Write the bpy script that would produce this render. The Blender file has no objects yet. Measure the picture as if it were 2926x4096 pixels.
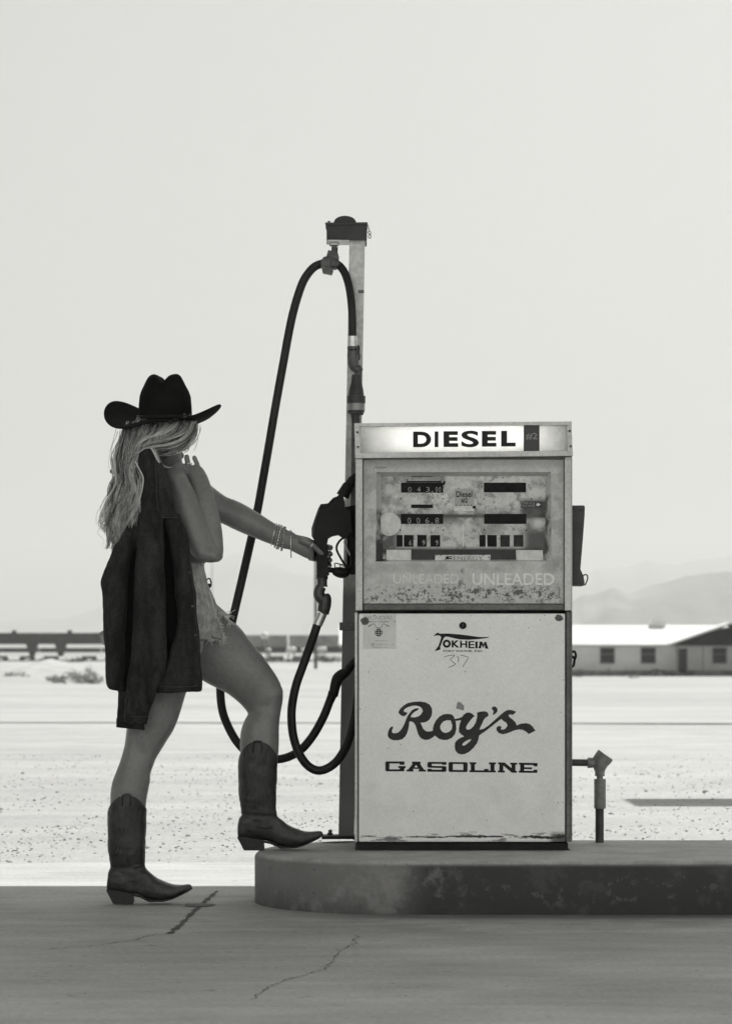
import bpy, bmesh, math, random
from mathutils import Vector, Matrix, noise
from mathutils.geometry import tessellate_polygon

# ---------------------------------------------------------------- camera, world, sun, exposure
sc = bpy.context.scene
col = sc.collection
D0, HCAM = 10.2, 0.783            # camera to pump front, camera height
K = 2.436 / 2926.0                # metres per photo pixel at the pump front
CX, CY = 1463.0, 2663.0           # vanishing point in photo pixels (horizon row 2663)
cam_d = bpy.data.cameras.new("camera")
cam = bpy.data.objects.new("camera", cam_d)
col.objects.link(cam)
cam.location = (0, -D0, HCAM)
cam.rotation_euler = (math.radians(90), 0, 0)
cam_d.sensor_fit = 'VERTICAL'
cam_d.sensor_height = 36.0
cam_d.lens = 36.0 * D0 / (4096 * K)
cam_d.shift_y = (CY - 2048) / 4096.0
cam_d.clip_end = 30000
cam_d.clip_start = 0.1
cam_d.dof.use_dof = True
cam_d.dof.focus_distance = D0 + 0.05
cam_d.dof.aperture_fstop = 8.0
sc.camera = cam

SUN_EL, SUN_AZ = math.radians(56), math.radians(28)   # azimuth from +Y towards +X
SV = Vector((math.sin(SUN_AZ) * math.cos(SUN_EL), math.cos(SUN_AZ) * math.cos(SUN_EL), math.sin(SUN_EL)))
world = bpy.data.worlds.new("World")
sc.world = world
world.use_nodes = True
nt = world.node_tree
nt.nodes.clear()
wo = nt.nodes.new("ShaderNodeOutputWorld")
bg = nt.nodes.new("ShaderNodeBackground")
sky = nt.nodes.new("ShaderNodeTexSky")
sky.sky_type = 'NISHITA'
sky.sun_disc = False
sky.sun_elevation = SUN_EL
sky.sun_rotation = SUN_AZ
sky.air_density = 1.0
sky.dust_density = 4.0
sky.ozone_density = 1.0
bw = nt.nodes.new("ShaderNodeRGBToBW")
tint = nt.nodes.new("ShaderNodeMix")
tint.data_type = 'RGBA'
tint.blend_type = 'MULTIPLY'
tint.inputs[0].default_value = 1.0
tint.inputs[7].default_value = (0.995, 1.0, 0.965, 1)
nt.links.new(sky.outputs[0], bw.inputs[0])
nt.links.new(bw.outputs[0], tint.inputs[6])
nt.links.new(tint.outputs[2], bg.inputs[0])
bg.inputs[1].default_value = 0.09
nt.links.new(bg.outputs[0], wo.inputs[0])
sun_d = bpy.data.lights.new("sun", 'SUN')
sun_d.energy = 5.0
sun_d.angle = math.radians(0.55)
sun_d.color = (1.0, 0.995, 0.97)
sun = bpy.data.objects.new("sun", sun_d)
col.objects.link(sun)
sun.rotation_euler = SV.to_track_quat('Z', 'Y').to_euler()
sun.location = (0, 0, 40)
sc.view_settings.view_transform = 'Standard'
sc.view_settings.look = 'None'
sc.view_settings.gamma = 1.0
sc.view_settings.exposure = EXPO = 0.35
sc.cycles.use_denoising = True
sc.cycles.max_bounces = 8
sc.cycles.diffuse_bounces = 6
sc.cycles.glossy_bounces = 3
sc.cycles.volume_bounces = 0
sc.cycles.caustics_reflective = False
sc.cycles.caustics_refractive = False

R = math.radians
rnd = random.Random(7)

def P(sx, sy, Y=0.0):
    """photo pixel at depth Y -> world point"""
    s = K * (D0 + Y) / D0
    return Vector(((sx - CX) * s, Y, HCAM - (sy - CY) * s))

# ---------------------------------------------------------------- materials
def g(v):
    return (v, v, v * 0.985, 1)

_m = {}
def mat(name, base, rough=0.6, metallic=0.0, var=(), bump=None, stains_and_shade=(), spec=0.5, coords='Object', sheen=0, transl=0):
    """grey procedural material. var: list of (scale, amount, detail, stretch) multiplicative noise;
    stains: list of dict(rect=(x0,x1,z0,z1), soft, scale, lo, hi, col) in object space"""
    if name in _m:
        return _m[name]
    m = bpy.data.materials.new(name)
    _m[name] = m
    m.use_nodes = True
    t = m.node_tree
    N, L = t.nodes, t.links
    b = N["Principled BSDF"]
    b.inputs["Roughness"].default_value = rough
    b.inputs["Metallic"].default_value = metallic
    b.inputs["Specular IOR Level"].default_value = spec
    if sheen:
        b.inputs["Sheen Weight"].default_value = sheen
        b.inputs["Sheen Roughness"].default_value = 0.5
    tc = N.new("ShaderNodeTexCoord")
    co = tc.outputs[coords]
    rgb = N.new("ShaderNodeRGB")
    rgb.outputs[0].default_value = g(base)
    cur = rgb.outputs[0]

    def nz(scale, detail=4, stretch=(1, 1, 1), rough_=0.6):
        mp = N.new("ShaderNodeMapping")
        mp.inputs["Scale"].default_value = stretch
        L.new(co, mp.inputs[0])
        n = N.new("ShaderNodeTexNoise")
        n.inputs["Scale"].default_value = scale
        n.inputs["Detail"].default_value = detail
        n.inputs["Roughness"].default_value = rough_
        L.new(mp.outputs[0], n.inputs[0])
        return n.outputs[0]

    def mrange(sock, a, b_, c, d):
        r = N.new("ShaderNodeMapRange")
        r.interpolation_type = 'SMOOTHSTEP'
        L.new(sock, r.inputs[0])
        for i, v in zip((1, 2, 3, 4), (a, b_, c, d)):
            r.inputs[i].default_value = v
        return r.outputs[0]

    def mul(s1, s2):
        q = N.new("ShaderNodeMath")
        q.operation = 'MULTIPLY'
        L.new(s1, q.inputs[0])
        L.new(s2, q.inputs[1])
        return q.outputs[0]
    for v in var:
        sc_, amt = v[0], v[1]
        det = v[2] if len(v) > 2 else 4
        st = v[3] if len(v) > 3 else (1, 1, 1)
        f = mrange(nz(sc_, det, st), 0.3, 0.7, 1 - amt, 1 + amt)
        mx = N.new("ShaderNodeMix")
        mx.data_type = 'RGBA'
        mx.blend_type = 'MULTIPLY'
        mx.clamp_result = False
        mx.inputs[0].default_value = 1
        L.new(cur, mx.inputs[6])
        cm = N.new("ShaderNodeCombineColor")
        for i in range(3):
            L.new(f, cm.inputs[i])
        L.new(cm.outputs[0], mx.inputs[7])
        cur = mx.outputs[2]
    if stains_and_shade:
        sp = N.new("ShaderNodeSeparateXYZ")
        L.new(co, sp.inputs[0])
    for s in stains_and_shade:
        x0, x1, z0, z1 = s['rect']
        sf = s.get('soft', 0.01)
        sx_ = s.get('softx', sf)
        ax = sp.outputs[0]
        az = sp.outputs[s.get('axis', 2)]
        msk = mul(mul(mrange(ax, x0 - sx_, x0 + sx_, 0, 1), mrange(ax, x1 - sx_, x1 + sx_, 1, 0)),
                  mul(mrange(az, z0 - sf, z0 + sf, 0, 1), mrange(az, z1 - sf, z1 + sf, 1, 0)))
        if 'scale' in s:
            msk = mul(msk, mrange(nz(s['scale'], s.get('detail', 6), s.get('stretch', (1, 1, 1)), 0.65), s.get('lo', 0.45), s.get('hi', 0.6), 0, 1))
        st_ = N.new("ShaderNodeMath")
        st_.operation = 'MULTIPLY'
        L.new(msk, st_.inputs[0])
        st_.inputs[1].default_value = s.get('amt', 1.0)
        mx = N.new("ShaderNodeMix")
        mx.data_type = 'RGBA'
        L.new(st_.outputs[0], mx.inputs[0])
        L.new(cur, mx.inputs[6])
        mx.inputs[7].default_value = g(s['col'])
        cur = mx.outputs[2]
    L.new(cur, b.inputs["Base Color"])
    if bump:
        bp = N.new("ShaderNodeBump")
        bp.inputs["Strength"].default_value = bump[1]
        bp.inputs["Distance"].default_value = bump[2] if len(bump) > 2 else 0.002
        L.new(nz(bump[0], 5, bump[3] if len(bump) > 3 else (1, 1, 1)), bp.inputs["Height"])
        L.new(bp.outputs[0], b.inputs["Normal"])
    if transl:
        tr = N.new("ShaderNodeBsdfTranslucent")
        L.new(cur, tr.inputs[0])
        ms = N.new("ShaderNodeMixShader")
        ms.inputs[0].default_value = transl
        L.new(b.outputs[0], ms.inputs[1])
        L.new(tr.outputs[0], ms.inputs[2])
        L.new(ms.outputs[0], N["Material Output"].inputs[0])
    return m

# ---------------------------------------------------------------- mesh helpers: every shape is (verts, faces)
def link(name, me, parent=None, loc=None):
    o = bpy.data.objects.new(name, me)
    col.objects.link(o)
    if parent is not None:
        o.parent = parent
    elif loc is not None:
        o.location = loc
    return o

def worg(p):
    o = Vector((0, 0, 0))
    while p is not None:
        o += Vector(p.location)
        p = p.parent
    return o

def merge(shapes):
    V, F = [], []
    for v, f in shapes:
        n = len(V)
        V += [Vector(p) for p in v]
        F += [tuple(i + n for i in q) for q in f]
    return V, F

def obj(name, shapes, m=None, parent=None, smooth=False, loc=None, bevel=0, solid=0, angle=None):
    V, F = merge(shapes)
    org = worg(parent) if parent is not None else Vector(loc or (0, 0, 0))
    me = bpy.data.meshes.new(name)
    me.from_pydata([p - org for p in V], [], F)
    me.update()
    if m is not None:
        me.materials.append(m)
    if smooth:
        me.polygons.foreach_set("use_smooth", [True] * len(me.polygons))
        if angle:
            me.set_sharp_from_angle(angle=R(angle))
    o = link(name, me, parent, loc if parent is None else None)
    if solid:
        md = o.modifiers.new("solid", 'SOLIDIFY')
        md.thickness = solid
        md.offset = 0
    if bevel:
        md = o.modifiers.new("bevel", 'BEVEL')
        md.width = bevel
        md.segments = 2
        md.limit_method = 'ANGLE'
        md.angle_limit = R(40)
    return o

def empty(name, loc):
    o = bpy.data.objects.new(name, None)
    o.empty_display_size = 0.1
    o.location = loc
    col.objects.link(o)
    return o

def tag(o, label=None, cat=None, group=None, kind=None):
    if label: o["label"] = label
    if cat: o["category"] = cat
    if group: o["group"] = group
    if kind: o["kind"] = kind
    return o

def box(x0, x1, y0, y1, z0, z1):
    v = [(x, y, z) for z in (z0, z1) for y in (y0, y1) for x in (x0, x1)]
    return v, [(0, 2, 3, 1), (4, 5, 7, 6), (0, 1, 5, 4), (2, 6, 7, 3), (0, 4, 6, 2), (1, 3, 7, 5)]

def sbox(sx0, sx1, sy0, sy1, Y0, Y1):
    """box whose front face (at Y0) covers a photo rectangle"""
    a, b = P(sx0, sy1, Y0), P(sx1, sy0, Y0)
    return box(a.x, b.x, Y0, Y1, a.z, b.z)

def prism(pts, Y0, Y1, holes=()):
    """photo polygon (given at depth Y0) extruded to Y1"""
    loops = [[P(x, y, Y0) for x, y in pts]] + [[P(x, y, Y0) for x, y in h] for h in holes]
    return prism3(loops, Y1 - Y0)

def prism3(loops, dy):
    V, F = [], []
    tri = tessellate_polygon([[Vector((p.x, p.z, 0)) for p in l] for l in loops])
    flat = [p for l in loops for p in l]
    n = len(flat)
    V = flat + [p + Vector((0, dy, 0)) for p in flat]
    F += [tuple(t) for t in tri] + [tuple(i + n for i in reversed(t)) for t in tri]
    s = 0
    for l in loops:
        k = len(l)
        for i in range(k):
            a, b = s + i, s + (i + 1) % k
            F.append((a, b, b + n, a + n))
        s += k
    return V, F

def smooth_pts(pts, n=8, closed=False):
    """Catmull-Rom through tuples of any length"""
    pts = [tuple(p) for p in pts]
    out = []
    m = len(pts)
    segs = m if closed else m - 1
    for i in range(segs):
        if closed:
            p0, p1, p2, p3 = pts[(i - 1) % m], pts[i], pts[(i + 1) % m], pts[(i + 2) % m]
        else:
            p0, p1, p2, p3 = pts[max(i - 1, 0)], pts[i], pts[i + 1], pts[min(i + 2, m - 1)]
        for j in range(n):
            t = j / n
            out.append(tuple(0.5 * (2 * b + (c - a) * t + (2 * a - 5 * b + 4 * c - d) * t * t + (-a + 3 * b - 3 * c + d) * t ** 3)
                             for a, b, c, d in zip(p0, p1, p2, p3)))
    if not closed:
        out.append(pts[-1])
    return out

def tube(pts, r, n=14, caps=True):
    """tube through world points; r number or list"""
    pts = [Vector(p) for p in pts]
    rs = r if isinstance(r, (list, tuple)) else [r] * len(pts)
    V, F = [], []
    up = None
    for i, p in enumerate(pts):
        t = (pts[min(i + 1, len(pts) - 1)] - pts[max(i - 1, 0)])
        if t.length < 1e-9:
            t = Vector((0, 0, 1))
        t.normalize()
        if up is None:
            up = Vector((0, 1, 0)) if abs(t.y) < 0.9 else Vector((1, 0, 0))
        u = (up - t * up.dot(t))
        if u.length < 1e-6:
            u = t.orthogonal()
        u.normalize()
        up = u
        w = t.cross(u)
        for k in range(n):
            a = 2 * math.pi * k / n
            V.append(p + (u * math.cos(a) + w * math.sin(a)) * rs[i])
    for i in range(len(pts) - 1):
        for k in range(n):
            a, b = i * n + k, i * n + (k + 1) % n
            F.append((a, b, b + n, a + n))
    if caps:
        F.append(tuple(reversed(range(n))))
        F.append(tuple((len(pts) - 1) * n + k for k in range(n)))
    return V, F

def stube(spts, Y, rpx, n=14, sub=6):
    """tube through photo points; Y number or third tuple entry; radius in photo px"""
    full = [(p[0], p[1], p[2] if len(p) > 2 else Y, (p[3] if len(p) > 3 else rpx)) for p in spts]
    if sub > 1 and len(full) > 2:
        full = smooth_pts(full, sub)
    return tube([P(a, b, c) for a, b, c, d in full], [d * K * (D0 + c) / D0 for a, b, c, d in full], n)

def lathe(profile, base, axis, n=24):
    """profile: list of (distance along axis, radius)"""
    axis = Vector(axis).normalized()
    u = axis.orthogonal().normalized()
    w = axis.cross(u)
    V, F = [], []
    base = Vector(base)
    for h, r in profile:
        for k in range(n):
            a = 2 * math.pi * k / n
            V.append(base + axis * h + (u * math.cos(a) + w * math.sin(a)) * max(r, 1e-5))
    for i in range(len(profile) - 1):
        for k in range(n):
            a, b = i * n + k, i * n + (k + 1) % n
            F.append((a, b, b + n, a + n))
    F.append(tuple(reversed(range(n))))
    F.append(tuple((len(profile) - 1) * n + k for k in range(n)))
    return V, F

def ball(c, rx, ry, rz, nu=20, nv=12):
    V, F = [], []
    c = Vector(c)
    for i in range(1, nv):
        a = math.pi * i / nv
        for k in range(nu):
            b = 2 * math.pi * k / nu
            V.append(c + Vector((rx * math.sin(a) * math.cos(b), ry * math.sin(a) * math.sin(b), rz * math.cos(a))))
    V += [c + Vector((0, 0, rz)), c - Vector((0, 0, rz))]
    t, bt = len(V) - 2, len(V) - 1
    for i in range(nv - 2):
        for k in range(nu):
            a, b = i * nu + k, i * nu + (k + 1) % nu
            F.append((a, a + nu, b + nu, b))
    for k in range(nu):
        F.append((t, k, (k + 1) % nu))
        F.append((bt, (nv - 2) * nu + (k + 1) % nu, (nv - 2) * nu + k))
    return V, F

def loft(pairs, n=28, sub=5, dep=0.5, power=2.0, disp=None, caps=True):
    """pairs: (lx, ly, rx, ry, Y, depth_px) photo outline pairs; cross-section (super)ellipse in the plane of L-R and Y.
    depth_px = half depth in photo px (or None: dep * width)"""
    q = []
    for p in pairs:
        w = math.hypot(p[2] - p[0], p[3] - p[1])
        d = p[5] if len(p) > 5 and p[5] is not None else dep * w
        q.append((p[0], p[1], p[2], p[3], p[4] if len(p) > 4 else 0.0, d))
    if sub > 1:
        q = smooth_pts(q, sub)
    V, F = [], []
    m = len(q)
    for i, (lx, ly, rx, ry, Y, d) in enumerate(q):
        A, B = P(lx, ly, Y), P(rx, ry, Y)
        c, u = (A + B) / 2, (B - A) / 2
        dd = d * K
        for k in range(n):
            a = 2 * math.pi * k / n
            ca, sa = math.cos(a), math.sin(a)
            e = 2.0 / power
            ca2 = math.copysign(abs(ca) ** e, ca)
            sa2 = math.copysign(abs(sa) ** e, sa)
            pt = c + u * ca2 + Vector((0, -1, 0)) * dd * sa2
            if disp:
                pt = pt + Vector(disp(i / (m - 1), a, pt))
            V.append(pt)
    for i in range(m - 1):
        for k in range(n):
            a, b = i * n + k, i * n + (k + 1) % n
            F.append((a, b, b + n, a + n))
    if caps:
        F.append(tuple(reversed(range(n))))
        F.append(tuple((m - 1) * n + k for k in range(n)))
    return V, F

def fixn(me):
    bm = bmesh.new()
    bm.from_mesh(me)
    bmesh.ops.recalc_face_normals(bm, faces=bm.faces)
    bm.to_mesh(me)
    bm.free()

def union(name, shapes, voxel, m, parent=None, smooth_it=3, loc=None, fac=0.5, disp=None):
    """voxel-unite closed shapes into one continuous skin, baked to a mesh"""
    V, F = merge(shapes)
    me = bpy.data.meshes.new(name + "_src")
    me.from_pydata(V, [], F)
    # per-island normals
    fixn(me)
    o = bpy.data.objects.new(name + "_src", me)
    col.objects.link(o)
    r = o.modifiers.new("r", 'REMESH')
    r.mode = 'VOXEL'
    r.voxel_size = voxel
    r.use_smooth_shade = True
    if smooth_it:
        s = o.modifiers.new("s", 'SMOOTH')
        s.iterations = smooth_it
        s.factor = fac
    dg = bpy.context.evaluated_depsgraph_get()
    ev = o.evaluated_get(dg)
    me2 = bpy.data.meshes.new_from_object(ev)
    me2.name = name
    bpy.data.objects.remove(o)
    bpy.data.meshes.remove(me)
    org = worg(parent) if parent is not None else Vector(loc or (0, 0, 0))
    if disp:
        ns = [v.normal.copy() for v in me2.vertices]
        for v, nn in zip(me2.vertices, ns):
            v.co = v.co + nn * disp(v.co)
    me2.transform(Matrix.Translation(-org))
    me2.materials.clear()
    me2.materials.append(m)
    me2.polygons.foreach_set("use_smooth", [True] * len(me2.polygons))
    me2.update()
    return link(name, me2, parent, loc if parent is None else None)

# ---------------------------------------------------------------- lettering
def text_shape(s, sx0, sx1, sy0, sy1, Y, weight=0.0, thick=0.0006, shear=0.0):
    """lettering fitted into a photo rectangle"""
    cu = bpy.data.curves.new("t", 'FONT')
    cu.body = s
    cu.offset = weight
    cu.extrude = 0
    cu.shear = shear
    cu.resolution_u = 5
    o = bpy.data.objects.new("t", cu)
    col.objects.link(o)
    dg = bpy.context.evaluated_depsgraph_get()
    dg.update()
    me = bpy.data.meshes.new_from_object(o.evaluated_get(dg))
    vs = [v.co.copy() for v in me.vertices]
    fs = [tuple(p.vertices) for p in me.polygons]
    bpy.data.objects.remove(o)
    bpy.data.curves.remove(cu)
    bpy.data.meshes.remove(me)
    x0, x1 = min(v.x for v in vs), max(v.x for v in vs)
    y0, y1 = min(v.y for v in vs), max(v.y for v in vs)
    out = [P(sx0 + (v.x - x0) / (x1 - x0) * (sx1 - sx0), sy1 - (v.y - y0) / (y1 - y0) * (sy1 - sy0), Y) for v in vs]
    return out, fs

def flat(loops, Y, closed_smooth=0):
    """flat photo polygon with holes at depth Y"""
    if closed_smooth:
        loops = [smooth_pts(l, closed_smooth, True) for l in loops]
    L3 = [[P(x, y, Y) for x, y in l] for l in loops]
    tri = tessellate_polygon([[Vector((p.x, p.z, 0)) for p in l] for l in L3])
    return [p for l in L3 for p in l], [tuple(t) for t in tri]

def stroke(pts, w, Y, sub=6):
    """flat stroke of width w px (number or per-point third value)"""
    p = [(a[0], a[1], a[2] if len(a) > 2 else w) for a in pts]
    if sub > 1 and len(p) > 2:
        p = smooth_pts(p, sub)
    V, F = [], []
    for i in range(len(p)):
        a, b = p[max(i - 1, 0)], p[min(i + 1, len(p) - 1)]
        tx, ty = b[0] - a[0], b[1] - a[1]
        l = math.hypot(tx, ty) or 1
        nx, ny = -ty / l, tx / l
        h = p[i][2] / 2
        V += [P(p[i][0] + nx * h, p[i][1] + ny * h, Y), P(p[i][0] - nx * h, p[i][1] - ny * h, Y)]
    for i in range(len(p) - 1):
        F.append((2 * i, 2 * i + 1, 2 * i + 3, 2 * i + 2))
    return V, F

def disc(cx, cy, r, Y, n=24):
    return [P(cx + r * math.cos(2 * math.pi * i / n), cy + r * math.sin(2 * math.pi * i / n), Y) for i in range(n)], [tuple(range(n))]
# ---------------------------------------------------------------- the setting
def G(sx, sy, z=0.0):
    """photo pixel on the ground plane -> world point"""
    d = (HCAM - z) / ((sy - CY) * K) * D0
    return Vector(((sx - CX) * K * d / D0, d - D0, z))

def terr(x, y):
    def ss(a, b, v):
        t = min(1, max(0, (v - a) / (b - a)))
        return t * t * (3 - 2 * t)
    z = 1.55 * ss(262, 490, y) + 3.0 * ss(600, 1400, y) - 0.035 * ss(2.0, 2.05, y)
    return z

# desert ground: one sheet to the horizon
ys = [-60, -20, -4, 1.5, 2.0, 2.05, 3, 5, 8, 12, 20, 30, 50, 80, 120, 180, 240, 262] + [262 + i * 22.8 for i in range(1, 11)] + [540, 600, 700, 800, 1000, 1200, 1400, 2000, 4000, 9000, 14000]
V, F = [], []
for y in ys:
    hw = max(60, 0.6 * (y + 60))
    for i in range(25):
        x = (i / 12 - 1) * hw
        V.append((x, y, (terr(x, y) if y > 2.02 else -0.035)))
for j in range(len(ys) - 1):
    for i in range(24):
        a = j * 25 + i
        F.append((a, a + 1, a + 26, a + 25))
m_sand = mat("sand", 0.325, 0.95, var=[(0.06, 0.12, 3), (1.3, 0.08, 5), (38, 0.16, 3), (0.5, 0.07, 4, (0.15, 1, 1))], bump=(30, 0.5, 0.02))
ground = tag(obj("ground", [(V, F)], m_sand), kind="structure")

# concrete forecourt slab
m_conc = mat("forecourt_concrete", 0.35, 0.8, var=[(1.1, 0.16, 5), (5, 0.10, 6, (0.4, 1.5, 1)), (55, 0.12, 4), (240, 0.10, 2)], bump=(160, 0.25, 0.003),
             stains_and_shade=[dict(rect=(-8, 12, -1.35, 0.3), soft=0.5, scale=1.7, lo=0.45, hi=0.75, col=0.17, amt=0.6, axis=1),
                     dict(rect=(-30, 30, -30, 1.9), soft=0.05, scale=9, detail=8, lo=0.62, hi=0.70, col=0.13, amt=0.6, axis=1),
                     dict(rect=(-0.1, 16, -0.72, -0.4), soft=0.10, softx=0.3, scale=3, lo=0.15, hi=0.5, col=0.10, amt=0.75, axis=1),  # mottled darker band along the foot of the island
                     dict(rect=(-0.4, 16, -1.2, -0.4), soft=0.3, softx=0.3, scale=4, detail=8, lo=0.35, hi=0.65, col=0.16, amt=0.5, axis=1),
                     dict(rect=(-30, 30, -30, 1.9), soft=0.05, scale=130, detail=4, lo=0.66, hi=0.70, col=0.08, amt=0.7, axis=1)])
slab = tag(obj("forecourt_pavement", [box(-30, 30, -22, 2.0, -0.15, 0)], m_conc, bevel=0.006), kind="structure")
m_crack = mat("crack_dark", 0.07, 0.95, var=[(30, 0.4, 3)])

def crack(spts, w, name, jit=0.003, z=0.0012):
    pts = [G(*p) for p in spts]
    dense = []
    for a, b in zip(pts[:-1], pts[1:]):
        n = max(2, int((b - a).length / 0.018))
        for i in range(n):
            dense.append(a.lerp(b, i / n))
    dense.append(pts[-1])
    V, F = [], []
    for i, p in enumerate(dense):
        t = dense[min(i + 1, len(dense) - 1)] - dense[max(i - 1, 0)]
        nrm = Vector((-t.y, t.x, 0)).normalized()
        o = nrm * rnd.gauss(0, jit)
        h = w * rnd.uniform(0.25, 1.15) / 2
        V += [p + o + nrm * h + Vector((0, 0, z)), p + o - nrm * h + Vector((0, 0, z))]
    for i in range(len(dense) - 1):
        F.append((2 * i, 2 * i + 1, 2 * i + 3, 2 * i + 2))
    return obj(name, [(V, F)], m_crack, slab)

crack([(870, 3564), (790, 3632), (723, 3698), (677, 3736)], 0.022, "expansion_joint", 0.002)
crack([(160, 3802), (300, 3790), (420, 3778), (520, 3766), (600, 3742), (677, 3736)], 0.005, "crack", 0.006)
crack([(677, 3736), (960, 3728), (1300, 3734), (1800, 3732), (2300, 3736), (2950, 3734)], 0.005, "expansion_joint", 0.002)
crack([(1428, 3742), (1415, 3780), (1365, 3800), (1330, 3840), (1290, 3880), (1180, 3910), (1080, 3945), (1010, 4000)], 0.004, "crack", 0.005)
# spalled patch where the joints meet
c0 = G(795, 3622)
V = [c0 + Vector((0.05 * math.cos(a) * (1 + 0.5 * noise.noise(Vector((math.cos(a) * 2, math.sin(a) * 2, 3)))), 0.07 * math.sin(a) * (1 + 0.5 * noise.noise(Vector((math.cos(a) * 2, math.sin(a) * 2, 9)))), 0.0024)) for a in [i * math.pi / 14 for i in range(28)]]
obj("spalled_patch", [(V, [tuple(range(28))])], mat("spall", 0.15, 0.95, var=[(60, 0.4, 4)]), slab)

# pump island
pts = []
for i in range(33):
    a = math.pi * i / 32 - math.pi / 2
    ry = 0.57 if a < 0 else 0.62
    e = 0.92
    pts.append(Vector((0.13 - 0.5 * abs(math.cos(a)) ** e, ry * math.sin(a), 0)))
pts = pts[::-1]
pts = [Vector((14, 0.62, 0))] + pts + [Vector((14, -0.57, 0))]
V, F = [], []
prof = [(0.0, 0.0), (0.0, 0.148), (0.004, 0.158), (0.012, 0.165), (0.024, 0.168)]
cx = Vector((0.6, 0.02, 0))
np_ = len(pts)
for ins, z in prof:
    for i, p in enumerate(pts):
        if 0 < i < np_ - 1:
            t = pts[i + 1] - pts[i - 1]
            nrm = Vector((t.y, -t.x, 0)).normalized() * -1
        else:
            nrm = Vector((0, -1 if i == 0 else 1, 0)) * 1
        q = p + nrm * (-ins if (nrm.dot(p - cx) > 0) else ins)
        V.append(Vector((q.x, q.y, z)))
for j in range(len(prof) - 1):
    for i in range(np_ - 1):
        a = j * np_ + i
        F.append((a, a + np_, a + np_ + 1, a + 1))
F.append(tuple((len(prof) - 1) * np_ + i for i in range(np_)))
m_isl = mat("island_concrete", 0.36, 0.75, var=[(2.3, 0.14, 5), (9, 0.10, 6), (70, 0.12, 4), (260, 0.08, 2)], bump=(60, 0.6, 0.005),
             stains_and_shade=[dict(rect=(-2, 16, -0.1, 0.157), soft=0.006, col=0.15, amt=0.8),
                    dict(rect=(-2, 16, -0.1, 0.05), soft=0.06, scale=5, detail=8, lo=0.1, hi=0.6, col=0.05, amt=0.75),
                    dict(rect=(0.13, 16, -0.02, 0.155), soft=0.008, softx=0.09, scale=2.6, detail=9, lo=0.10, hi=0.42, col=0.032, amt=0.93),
                    dict(rect=(0.4, 16, -0.02, 0.155), soft=0.012, softx=0.15, scale=8, detail=10, lo=0.52, hi=0.60, col=0.085, amt=0.5),
                    dict(rect=(0.3, 16, 0.03, 0.12), soft=0.03, softx=0.1, scale=24, detail=10, lo=0.58, hi=0.63, col=0.13, amt=0.5),
                    dict(rect=(-0.5, 14, 0.02, 0.165), soft=0.01, scale=60, detail=6, lo=0.64, hi=0.68, col=0.04, amt=0.8),
                    dict(rect=(-0.5, 0.3, 0.0, 0.15), soft=0.02, scale=7, detail=10, lo=0.48, hi=0.62, col=0.30, amt=0.5),
                    dict(rect=(0.9, 14, 0.12, 0.2), soft=0.05, scale=3, lo=0.5, hi=0.8, col=0.22, amt=0.5)])
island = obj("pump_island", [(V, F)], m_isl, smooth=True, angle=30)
fixn(island.data)
tag(island, kind="structure")

# gravel lying on the dirt behind the slab
V, F = [], []
for i in range(11000):
    y = 2.1 + 16 * rnd.random() ** 1.6
    x = rnd.uniform(-1, 1) * (y + D0) * 0.135
    if noise.fractal(Vector((x * 1.1, y * .55, 4)), 1, 2, 3) < rnd.uniform(-.45, .25): continue
    r = 0.0016 + 0.006 * rnd.random() ** 2.2 * (2.2 if rnd.random() < 0.04 else 1)
    n = len(V)
    c = Vector((x, y, -0.035 + r * 0.35))
    for dx, dy, dz in ((1, 0, 0), (0, 1, 0), (-1, 0, 0), (0, -1, 0), (0, 0, 0.7), (0, 0, -0.7)):
        V.append(c + Vector((dx * r * rnd.uniform(.7, 1.6), dy * r * rnd.uniform(.7, 1.3), dz * r * rnd.uniform(.7, 1.2))))
    F += [(n + a, n + b, n + 4) for a, b in ((0, 1), (1, 2), (2, 3), (3, 0))] + [(n + b, n + a, n + 5) for a, b in ((0, 1), (1, 2), (2, 3), (3, 0))]
for i in range(420):
    y = rnd.uniform(-3.4, 0.45)
    x = rnd.uniform(-1, 1) * (y + D0) * 0.135
    if x > -0.45 and y > -0.62: continue
    r = rnd.uniform(0.0008, 0.0028)
    n = len(V)
    c = Vector((x, y, r * 0.35))
    for dx, dy, dz in ((1, 0, 0), (0, 1, 0), (-1, 0, 0), (0, -1, 0), (0, 0, 0.7), (0, 0, -0.7)):
        V.append(c + Vector((dx * r * rnd.uniform(.7, 1.6), dy * r * rnd.uniform(.7, 1.3), dz * r)))
    F += [(n + a, n + b, n + 4) for a, b in ((0, 1), (1, 2), (2, 3), (3, 0))]
tag(obj("gravel", [(V, F)], mat("stone", 0.29, 0.9, var=[(2.0, 0.5, 1)])), kind="stuff")

# road across the middle distance
V, F = [], []
for x in range(-60, 61, 4):
    w = 0.4 * math.sin(x * 0.21)
    V += [(x, 33.5 - x * 0.10 + 0.3 * w, -0.028), (x, 47 - x * 0.08 + w, -0.028)]
for i in range(30):
    F.append((2 * i, 2 * i + 2, 2 * i + 3, 2 * i + 1))
tag(obj("road", [(V, F)], mat("road", 0.33, 0.9, var=[(0.8, 0.12, 5, (0.3, 1, 1))])), kind="structure")
V, F = [], []
for x in range(-240, 241):
    xx = x / 4
    y0 = 33.3 - xx * 0.10 + 0.12 * math.sin(xx * 0.21)
    h = 0.01 + 0.55 * max(0, 0.22 + noise.noise(Vector((xx * 0.33, 2.2, 0)))) * (1.3 if xx > 3 else 0.8)
    V += [(xx, y0 - h, -0.024), (xx, y0 + 0.10, -0.024)]
for i in range(480):
    F.append((2 * i, 2 * i + 2, 2 * i + 3, 2 * i + 1))
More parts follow.
